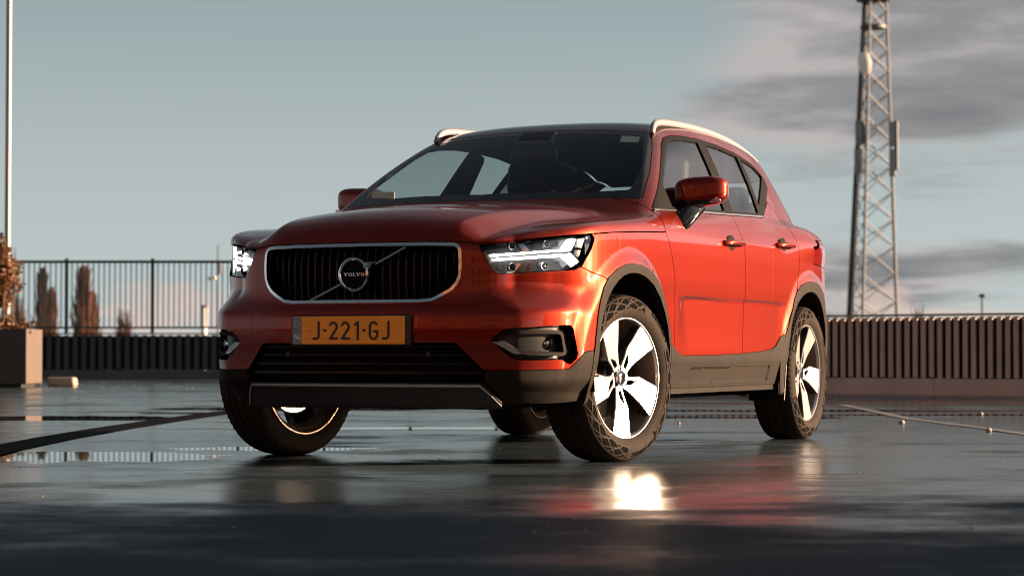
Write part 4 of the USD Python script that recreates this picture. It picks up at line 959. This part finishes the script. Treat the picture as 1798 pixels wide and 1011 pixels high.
# ---------- fog lamps
fogs = pair('fog_lamp_surround', plate_of(fgP, -.045, -.045), 'black_plastic')
FB = rnd([(.609, .503), (.650, .543), (.70, .549), (.80, .5515), (.895, .552), (.916, .545), (.925, .530), (.944, .466), (.938, .452), (.922, .447), (.774, .449), (.703, .456)], .006)
ringF = FB.difference(rnd(list(FB.buffer(-.015, join_style=2).exterior.coords), .004))
slashF = P_((.609, .503), (.650, .503), (.722, .458), (.703, .456), (.69, .459))
for fg, sg in zip(fogs, (1, -1)):
    for pl, of, m_ in ((ringF, -.012, 'cladding'), (slashF.buffer(.001), -.010, 'satin_silver')):
        g = plate_of(piece(FULL, pl, 'sz', low), of, .03); g = g if sg > 0 else mirror(g)
        raw('fog_lamp_frame', fg, *g, m_)
    s_, z_ = .862, .500
    p = BP.at(s_); nn = BP.nat(s_); c = np.array([*(p-nn*.040), z_])*[1, sg, 1]
    part('fog_lamp', fg, moved(trimesh.creation.icosphere(3, .021), c), 'reflector', True)
    part('fog_lamp_ring', fg, moved(lathe([(.030, .004), (.024, .010), (.024, -.01)], 32, 'z'), c-np.array([0, 0, 0]), ry=90), 'gloss_black', 30)
# parking sensors
for s_ in (.33, -.33):
    p = BP.at(abs(s_)); part('parking_sensor', suv, moved(lathe([(0, .004), (.010, .003), (.0115, 0), (.0115, -.01)], 20, 'z'), (p[0]-float(front_in(.455))-.018, math.copysign(p[1], s_), .455), ry=90), 'black_plastic', 40)
# ---------- number plate
PY, PZ, PX = -.012, .553, .8635
plate = part('number_plate', suv, moved(rbox((.010, .524, .114), .004), (PX+.006, PY, PZ)), 'plate_orange', 25)
part('plate_holder', plate, moved(rbox((.012, .560, .128), .005), (PX-.001, PY+.008, PZ)), 'black_plastic', 25)
xf = PX+.0112
part('country_strip', plate, front_plane(rnd([(PY-.260, PZ-.055), (PY-.218, PZ-.055), (PY-.218, PZ+.055), (PY-.260, PZ+.055)], .003), xf, .001), 'plate_blue')
def glyph(ch):
    L = lambda *p: LineString(p); arc = lambda cx, cy, rx, ry, a0, a1: LineString([(cx+rx*math.cos(math.radians(a)), cy+ry*math.sin(math.radians(a))) for a in np.linspace(a0, a1, 14)])
    if ch == 'J': g, w = [L((.40, 1), (.40, .24)), arc(.21, .24, .19, .20, 0, -90), L((.21, .04), (.06, .06))], .44
    elif ch == '2': g, w = [arc(.26, .73, .22, .25, 155, -25), L((.46, .625), (.06, .05)), L((.06, .05), (.50, .05))], .54
    elif ch == '1': g, w = [L((.24, 1), (.24, 0)), L((.24, .98), (.06, .86))], .30
    elif ch == 'G': g, w = [arc(.28, .68, .23, .30, 40, 180), L((.05, .68), (.05, .30)), arc(.28, .30, .23, .28, 180, 360), L((.51, .30), (.51, .46)), L((.51, .46), (.33, .46))], .56
    else: g, w = [L((.04, .52), (.24, .52))], .28
    return unary_union([q.buffer(.072, cap_style=1 if ch != '-' else 2, quad_segs=4) for q in g]), w
GH, gx = .0735, -.166
for ch, x_at in zip('J-221-GJ', (-.165, -.117, -.086, -.030, .030, .066, .100, .160)):
    g, w = glyph(ch); g = shapely.affinity.scale(g, GH, GH*.95, origin=(0, 0)); g = shapely.affinity.translate(g, PY+x_at, PZ-.037)
    part('plate_character', plate, front_plane(g, xf, .0014), 'ink_black')
def word(text, h, y, z, x, m, parent, name='lettering', bold=False):
    t = meshkit.text_mesh(text, h, .0012, bold); t.apply_transform(np.array([[0, 0, 1, x], [1, 0, 0, y], [0, 1, 0, z], [0, 0, 0, 1.]])); return part(name, parent, t, m)
word('NL', .021, PY-.2525, PZ-.037, xf+.001, 'print_white', plate)
for k in range(12):
    a = k*math.pi/6; part('star', plate, front_plane(Point(PY-.239+.0115*math.cos(a), PZ+.026+.0115*math.sin(a)).buffer(.0016, 3), xf+.001, .0008), 'print_white')
for y_ in (-.176, .152): part('plate_screw', plate, moved(trimesh.creation.icosphere(2, .006), (xf, PY+y_, PZ)), 'plate_orange', True)

# ---------- door handles, mirrors, rails
for (x_, z_, dr) in ((-1.392, .990, 0), (-2.262, 1.018, 1)):
    for sg in (1, -1):
        d = doors[dr][0 if sg > 0 else 1]
        cup = trimesh.creation.icosphere(3, 1.0); cup.apply_scale((.062, .009, .045)); y_ = .906 if dr == 0 else .903
        part('handle_cup', d, moved(cup, (x_+.015, sg*(y_-.006), z_-.004)), 'void_black', True)
        P = [(x_+.135, y_-.004, z_-.004), (x_+.115, y_+.016, z_-.001), (x_+.07, y_+.031, z_+.002), (x_, y_+.035, z_+.004), (x_-.08, y_+.030, z_+.005), (x_-.115, y_+.016, z_+.005), (x_-.130, y_-.004, z_+.004)]
        P = np.array(P)*[1, sg, 1]; cs = CubicSpline(np.linspace(0, 1, 7), P)(np.linspace(0, 1, 26))
        part('handle', d, tube(cs, .0135, 12, flat=.75), 'paint_red', True)
def superegg(e1, e2, half, sub=4):
    m = trimesh.creation.icosphere(sub, 1.0); v = m.vertices
    th = np.arctan2(v[:, 1], v[:, 0]); ph = np.arcsin(np.clip(v[:, 2], -1, 1)); p = lambda w, e: np.sign(w)*np.abs(w)**e
    return trimesh.Trimesh(np.stack([half[0]*p(np.cos(ph), e1)*p(np.cos(th), e2), half[1]*p(np.cos(ph), e1)*p(np.sin(th), e2), half[2]*p(np.sin(ph), e1)], 1), m.faces, process=False)
for sg in (1, -1):
    m = superegg(.55, .62, (.085, .127, .072), 5); v = m.vertices
    v[:, 2] *= 1-.10*np.clip(v[:, 1]/.118, -1, 1); v[:, 2] += .012*(v[:, 1]/.118)
    hull = trimesh.Trimesh(v, m.faces, process=False)
    C = np.array((-.925, .906, 1.207)); A = 13
    f_ = m.faces; zc = v[f_][..., 2].mean(1); xc = v[f_][..., 0].mean(1)
    top = (zc > -.040) & (xc > -.066); lowp = (zc <= -.040) & (xc > -.066)
    def sub(k, sc=1.0):
        q = trimesh.Trimesh(v*sc, f_[k], process=True); q = moved(q, C, rz=A)
        if sg < 0: q = trimesh.Trimesh(q.vertices*[1, -1, 1], q.faces[:, ::-1], process=False)
        return q
    mir = part('mirror', suv, sub(top), 'paint_red', 35)
    part('mirror_base', mir, sub(lowp, .985), 'gloss_black', 35)
    part('mirror_glass', mir, sub(xc <= -.060, .975), 'mirror_glass', 35)
    g = moved(rbox((.012, .085, .014), .005), C+np.array((.058, .075, -.043)), rz=A-28)
    if sg < 0: g = trimesh.Trimesh(g.vertices*[1, -1, 1], g.faces[:, ::-1], process=False)
    part('turn_signal', mir, g, 'reflector', 30)
    P = np.array([(-.735, .835, 1.045), (-.760, .868, 1.068), (-.80, .888, 1.098), (-.865, .905, 1.140)])*[1, sg, 1]
    part('mirror_arm', mir, tube(P, [.034, .036, .034, .032], 12, flat=1.35, up=(1., 0, 0)), 'gloss_black', True)
def surf_z(x, y):
    z = np.full(len(x), 1.75)
    for _ in range(60): z = z-.6*np.maximum(body(np.stack([x, y, z], 1), True), -.02)
    return z
for sg in (1, -1):
    P = np.array([(-1.120, .584, 1.530), (-1.130, .583, 1.550), (-1.155, .580, 1.573), (-1.21, .576, 1.590), (-1.35, .572, 1.603), (-1.6, .568, 1.614), (-2.0, .564, 1.617), (-2.35, .560, 1.602), (-2.6, .556, 1.577), (-2.78, .552, 1.549), (-2.88, .549, 1.53)])*[1, sg, 1]
    cs = CubicSpline(np.r_[0, np.cumsum(np.linalg.norm(np.diff(P, axis=0), axis=1))], P); t = np.linspace(0, cs.x[-1], 70)
    rr = part('roof_rail', suv, tube(cs(t)-[0, 0, .019], .0195, 16, flat=.72, up=(0, 0, 1.)), 'rail_silver', True)
    q = cs(t)-[0, 0, .019]; zs_ = surf_z(q[:, 0], np.abs(q[:, 1]))-.01; zt = np.maximum(q[:, 2]-.006, zs_); w_ = .010; n_ = len(q)
    V = np.vstack([np.c_[q[:, 0], q[:, 1]-w_, zs_], np.c_[q[:, 0], q[:, 1]-w_, zt], np.c_[q[:, 0], q[:, 1]+w_, zt], np.c_[q[:, 0], q[:, 1]+w_, zs_]]); k = np.arange(n_-1)
    part('rail_base', rr, (V, np.vstack([np.c_[k+a*n_, k+1+a*n_, k+1+(a+1)*n_, k+(a+1)*n_] for a in range(3)])), 'void_black')
# ---------- inside
part('cabin_floor', suv, bx(-3.3, -.35, -.78, .78, .30, .36), 'interior')
part('firewall', suv, bx(-.38, -.33, -.80, .80, .30, 1.02), 'interior')
dash = trimesh.util.concatenate([moved(rbox((.42, 1.50, .16), .06), (-.62, 0, 1.015)), moved(rbox((.30, 1.46, .30), .05), (-.70, 0, .85))])
part('dashboard', suv, dash, 'interior', 30)
part('instrument_cowl', suv, moved(rbox((.22, .36, .10), .04), (-.76, .37, 1.085)), 'interior', 30)
for sg in (1, -1):
    s = part('front_seat', suv, moved(rbox((.50, .50, .16), .06), (-1.42, sg*.37, .66)), 'seat_leather', 30)
    part('backrest', s, moved(rbox((.15, .50, .64), .06), (-1.74, sg*.37, .98), ry=-14), 'seat_leather', 30)
    part('headrest', s, moved(rbox((.11, .28, .19), .045), (-1.85, sg*.37, 1.375), ry=-10), 'seat_leather', 30)
    part('headrest_post', s, cat_mesh([bar((-1.815, sg*.37+d, 1.22), (-1.84, sg*.37+d, 1.34), .008) for d in (-.06, .06)]), 'satin_silver')
    part('door_panel', suv, bx(-2.75, -.55, sg*.80-.015, sg*.80+.015, .40, 1.05), 'interior')
    part('pillar_trim', suv, moved(rbox((.09, .07, .46), .025), (-1.63, sg*.69, 1.29), rx=sg*24, ry=-6), 'interior', 30)
part('rear_bench', suv, cat_mesh([moved(rbox((.48, 1.30, .18), .06), (-2.40, 0, .70)), moved(rbox((.16, 1.30, .58), .06), (-2.72, 0, 1.00), ry=-18)]), 'seat_leather', 30)
for y_ in (-.40, .40): part('rear_headrest', suv, moved(rbox((.10, .24, .13), .04), (-2.83, y_, 1.31), ry=-14), 'seat_leather', 30)
t = np.linspace(0, 2*np.pi, 49)
rim_ = np.stack([np.zeros_like(t), .185*np.cos(t), .185*np.sin(t)], 1)
sw = part('steering_wheel', suv, moved(tube(rim_, .015, 10, up=(1., .01, 0), caps=False), (-.98, .37, 1.045), ry=-24), 'interior', True)
part('steering_hub', sw, moved(rbox((.05, .16, .12), .02), (-.965, .37, 1.045), ry=-24), 'interior', 30)
part('rear_view_mirror', suv, moved(rbox((.03, .24, .065), .014), (-1.02, .0, 1.43), rz=6, ry=8), 'black_plastic', 30)
part('camera_housing', suv, moved(rbox((.12, .20, .05), .02), (-1.02, .02, 1.492), ry=28), 'black_plastic', 30)
part('vent_card', suv, moved(rbox((.010, .115, .075), .004), (-.64, -.640, 1.200), rz=24, ry=-14), 'beige_trim', 30, label='pale card at the foot of the far windscreen pillar')
stk = piece(wsP, P_((.452, -1.052), (.545, -1.062), (.562, -.990), (.470, -.975)), 'yx')
raw('windscreen_sticker', windscreen, *plate_of(stk, -.004, .001), 'sticker')
# ---------- wheel wells and floor
for op, sgn in ((front_open, 0), (rear_open, 1)):
    arch = np.array([BP.at(s_)[0] for s_, _ in op]); z_ = np.array([q[1] for q in op])
    for sg in (1, -1):
        yo = np.array([float(np.interp(s_, BP.s, BP.c[:, 1]))-.012 for s_, _ in op]); yi = np.full(len(op), .50)
        n_ = len(op); z_ = np.maximum(z_, .30); V = np.vstack([np.c_[arch, yo*sg, z_], np.c_[arch, yi*sg, z_]]); F = np.array([[i, i+1, n_+i+1, n_+i] for i in range(n_-1)])
        cap = [[n_+i, n_+i+1, 2*n_] for i in range(n_-1)]; V = np.vstack([V, [[arch.mean(), .50*sg, .30]]])
        part('wheel_housing', suv, (V, np.vstack([np.c_[F[:, :3]], np.c_[F[:, [0, 2, 3]]], cap])), 'void_black')
part('underbody', suv, cat_mesh([bx(-3.3, -.52, -.50, .50, .235, .30), bx(-2.2, -.56, -.84, .84, .275, .30), bx(.15, .70, -.52, .52, .232, .28), bx(-.6, .25, -.5, .5, .25, .34)]), 'void_black')
for x_ in (-.05, -2.70):
    part('axle', suv, cat_mesh([bar((x_, -.62, .34), (x_, .62, .34), .035), bar((x_+.12, -.60, .24), (x_-.05, -.35, .27), .02), bar((x_+.12, .60, .24), (x_-.05, .35, .27), .02)]), 'caliper_metal', 40)
for sg in (1, -1): part('mud_flap', suv, moved(rbox((.012, .20, .20), .005), (-2.285, sg*.80, .31), ry=-12), 'black_plastic', 30)
# ---------- wheels
R_T, R_RIM = .357, .262
def tyre_mesh():
    y = [-.098, -.108, -.117, -.1195, -.117, -.110, -.103, -.094, -.080, -.062, -.0445, -.0440, -.036, -.0355, -.012, -.0115, -.004]
    r = [.256, .266, .283, .300, .318, .334, .344, .3505, .3545, .356, .3568, .350, .350, .3568, .357, .351, .351]
    prof = list(zip(r, y)); prof = prof+[(a, -b) for a, b in prof[::-1]]
    m = lathe(prof, 288, 'y'); v = m.vertices
    a = np.arctan2(v[:, 2], v[:, 0]); rr = np.hypot(v[:, 0], v[:, 2]); ay = np.abs(v[:, 1])
    ph = ((a/(2*np.pi)*72) % 1.0); sip = (ph < .30) & (ay > .060) & (ay < .112) & (rr > .338)
    k = np.where(sip, 1-.0045/rr, 1.0); v[:, 0] *= k; v[:, 2] *= k
    return m
def side_y(r): return np.interp(r, [.256, .266, .283, .300, .318, .334, .344, .3505, .3545], [.098, .108, .117, .1195, .117, .110, .103, .094, .080])
def on_side(poly, h=.0012, r0=.31, step=.008):
    """a flat outline (arc length at r0, radius) laid on the outer sidewall"""
    out = []
    x0, _, x1, _ = poly.bounds; sl_ = [poly.intersection(sbox(x, -1, x+step, 1)) for x in np.arange(x0, x1, step)]
    for g in [h for p in sl_ for h in getattr(p, 'geoms', [p]) if h.geom_type == 'Polygon']:
        if g.area < 1e-8: continue
        v, f = trimesh.creation.triangulate_polygon(g.segmentize(step), engine='earcut')
        out.append(trimesh.Trimesh(np.c_[v, np.zeros(len(v))], f, process=False))
    m = cat_mesh(out); a = m.vertices[:, 0]/r0; r = m.vertices[:, 1]
    return trimesh.Trimesh(np.stack([-np.cos(a)*r, side_y(r)+h, np.sin(a)*r], 1), m.faces[:, ::-1], process=False)
def sidewall():
    r0 = .31; web, dark = [], []
    for c in (107, 228, 345):
        a0, a1 = math.radians(c-38), math.radians(c+38)
        blk = Polygon([(a*r0, r) for a, r in [(t_, .292) for t_ in np.linspace(a0, a1, 40)]]+[(a*r0, r) for a, r in [(t_, .343) for t_ in np.linspace(a1, a0, 40)]])
        lines = []
        for k in range(-2, 6):
            s0 = a0*r0+k*.098
            lines += [LineString([(s0, .290), (s0+.150, .345)]), LineString([(s0+.07, .290), (s0-.02, .345)]), LineString([(s0+.03, .345), (s0+.16, .300)])]
        w = unary_union([l.buffer(.0024, cap_style=2) for l in lines]+[blk.exterior.buffer(.0022)]).intersection(blk.buffer(.002))
        web.append(w); dark.append(blk)
    return web, unary_union(dark)
web_p, dark_p = sidewall()
_ms = []
for c in (107, 228, 345):
    a = np.radians(np.linspace(c-38, c+38, 60)); r = np.linspace(.292, .343, 7); A_, R_ = np.meshgrid(a, r, indexing='ij'); i = np.arange(59)[:, None]*7+np.arange(6)[None]
    q = np.stack([i, i+7, i+8, i+1], -1).reshape(-1, 4)
    _ms.append(trimesh.Trimesh(np.stack([-np.cos(A_)*R_, side_y(R_)+.0006, np.sin(A_)*R_], -1).reshape(-1, 3), np.vstack([q[:, [0, 2, 1]], q[:, [0, 3, 2]]]), process=False))
recess_m = cat_mesh(_ms)
web_m = [on_side(p, .0022, step=.012) for p in web_p]
def ring_text(text, h, ang_mid, r_mid, outward_top=True, r0=.31):
    t = meshkit.text_mesh(text, h, .001, True); x0, x1 = t.bounds[:, 0]; out = []
    v = t.vertices.copy(); s = v[:, 0]-(x0+x1)/2; z = v[:, 1]-h/2; d = v[:, 2]
    a = ang_mid-s/r_mid if outward_top else ang_mid+s/r_mid
    r = r_mid+z if outward_top else r_mid-z
    return trimesh.Trimesh(np.stack([-np.cos(a)*r, side_y(r)+.0008+d, np.sin(a)*r], 1), t.faces, process=False)
def pol(r, deg): return np.array([r*math.cos(math.radians(deg)), r*math.sin(math.radians(deg))])
def spoke_poly(c):
    out = Polygon([pol(.262, c-15.5), pol(.262, c-8), pol(.262, c), pol(.262, c+8), pol(.262, c+15.5), pol(.131, c+27), pol(.085, c+26), pol(.050, c+32), pol(.030, c), pol(.050, c-26), pol(.085, c-15), pol(.128, c-13)])
    pocket = Polygon([pol(.122, c+19), pol(.090, c+19.5), pol(.056, c+16), pol(.055, c-8), pol(.085, c+2)])
    return out, pocket
def rim_y(r): return np.interp(r, [0, .05, .12, .20, .262], [.056, .062, .074, .087, .095])
def dished(poly, off, thick):
    m = extr(poly.segmentize(.03), 1.0); v = m.vertices.copy(); r = np.hypot(v[:, 0], v[:, 1])
    y = rim_y(r)+off-(1-v[:, 2])*thick
    return trimesh.Trimesh(np.stack([-v[:, 0], y, v[:, 1]], 1), m.faces, process=False)
A0 = 118
spk = [spoke_poly(A0+72*k) for k in range(5)]
body_spokes = [dished(o.buffer(.003, join_style=2).difference(p.buffer(-.002)), -.003, .045) for o, p in spk]
face_spokes = [dished(o.difference(p).buffer(-.0008), 0.0, .003) for o, p in spk]
tyre_m = tyre_mesh()
lip_m = lathe([(.2475, .082), (.250, .0955), (.2535, .0985), (.2595, .0985), (.262, .095), (.262, .085)], 96, 'y')
barrel_m = lathe([(.262, .088), (.250, .080), (.243, .055), (.232, .02), (.228, -.04), (.240, -.085), (.258, -.100), (.262, -.112), (.255, -.112), (.247, -.098), (.232, -.088), (.222, -.04)], 96, 'y')
disc_m = lathe([(.075, -.005), (.165, -.005), (.168, -.01), (.168, -.030), (.165, -.034), (.075, -.034), (.075, -.005)], 64, 'y')
hat_m = lathe([(.0, .035), (.07, .035), (.078, .028), (.08, -.006)], 48, 'y')
cap_m = lathe([(0, .074), (.020, .0735), (.027, .070), (.0295, .064), (.0295, .045)], 40, 'y')
cap_ring_m = lathe([(.0275, .0715), (.030, .0725), (.033, .070), (.034, .055)], 40, 'y')
def wheel(x, sg, steer, front):
    w = UsdGeom.Xform.Define(stage, path_of(suv.GetPrim(), 'wheel'))
    w.AddTranslateOp().Set(Gf.Vec3d(x, sg*.795, .3545)); w.AddRotateZOp().Set(steer)
    if sg < 0: w.AddRotateZOp(opSuffix='turn').Set(180.)
    w.AddRotateYOp().Set({(0, 1): 0., (0, -1): 41., (1, 1): 14., (1, -1): 60.}[(0 if front else 1, sg)])
    part('tyre', w, tyre_m, 'rubber', 40)
    for wm in _ms: part('sidewall_recess', w, wm, 'rubber_groove', True)
    for wm in web_m: part('sidewall_web', w, wm, 'rubber_raised', True)
    part('tyre_lettering', w, cat_mesh([ring_text('EcoContact 6', .019, math.radians(43), .326), ring_text('235/50R19 99V XL', .017, math.radians(291), .326, False)]), 'rubber_groove')
    part('rim', w, barrel_m, 'rim_barrel', 40)
    part('rim_lip', w, lip_m, 'rim_silver', 40)
    for b_, f_ in zip(body_spokes, face_spokes):
        part('spoke', w, b_, 'rim_black', 20); part('spoke_face', w, f_, 'rim_silver', 20)
    part('brake_disc', w, disc_m, 'steel', 30); part('disc_hat', w, hat_m, 'rim_black', 30)
    part('hub_cap', w, cap_m, 'gloss_black', 30); part('hub_ring', w, cap_ring_m, 'chrome', 30)
    for k in range(5):
        a = math.radians(A0+36+72*k); part('wheel_nut', w, moved(lathe([(0, .012), (.008, .011), (.0095, .008), (.0095, -.03)], 6, 'y'), (-.045*math.cos(a), .046, .045*math.sin(a))), 'chrome', 30)
    part('valve', w, bar((.232, .085, .01), (.228, .110, .012), .004), 'black_plastic')
    # the caliper does not turn with the wheel
    k = UsdGeom.Xform.Define(stage, path_of(suv.GetPrim(), 'brake_caliper')); k.AddTranslateOp().Set(Gf.Vec3d(x, sg*.795, .3545)); k.AddRotateZOp().Set(steer)
    cm = cat_mesh([moved(rbox((.075, .075, .155), .018), (.160 if front else .155, -.012*sg, .045), ry=-16), moved(rbox((.045, .02, .10), .008), (.165, .034*sg, .048), ry=-16), moved(rbox((.06, .04, .05), .010), (.145, -.02*sg, -.115), ry=30)])
    part('caliper', k, cm, 'caliper_metal', 30)
for x, sg, st, fr_ in ((0, 1, -12.7, True), (0, -1, -13.5, True), (-2.702, 1, 0, False), (-2.702, -1, 0, False)): wheel(x, sg, st, fr_)
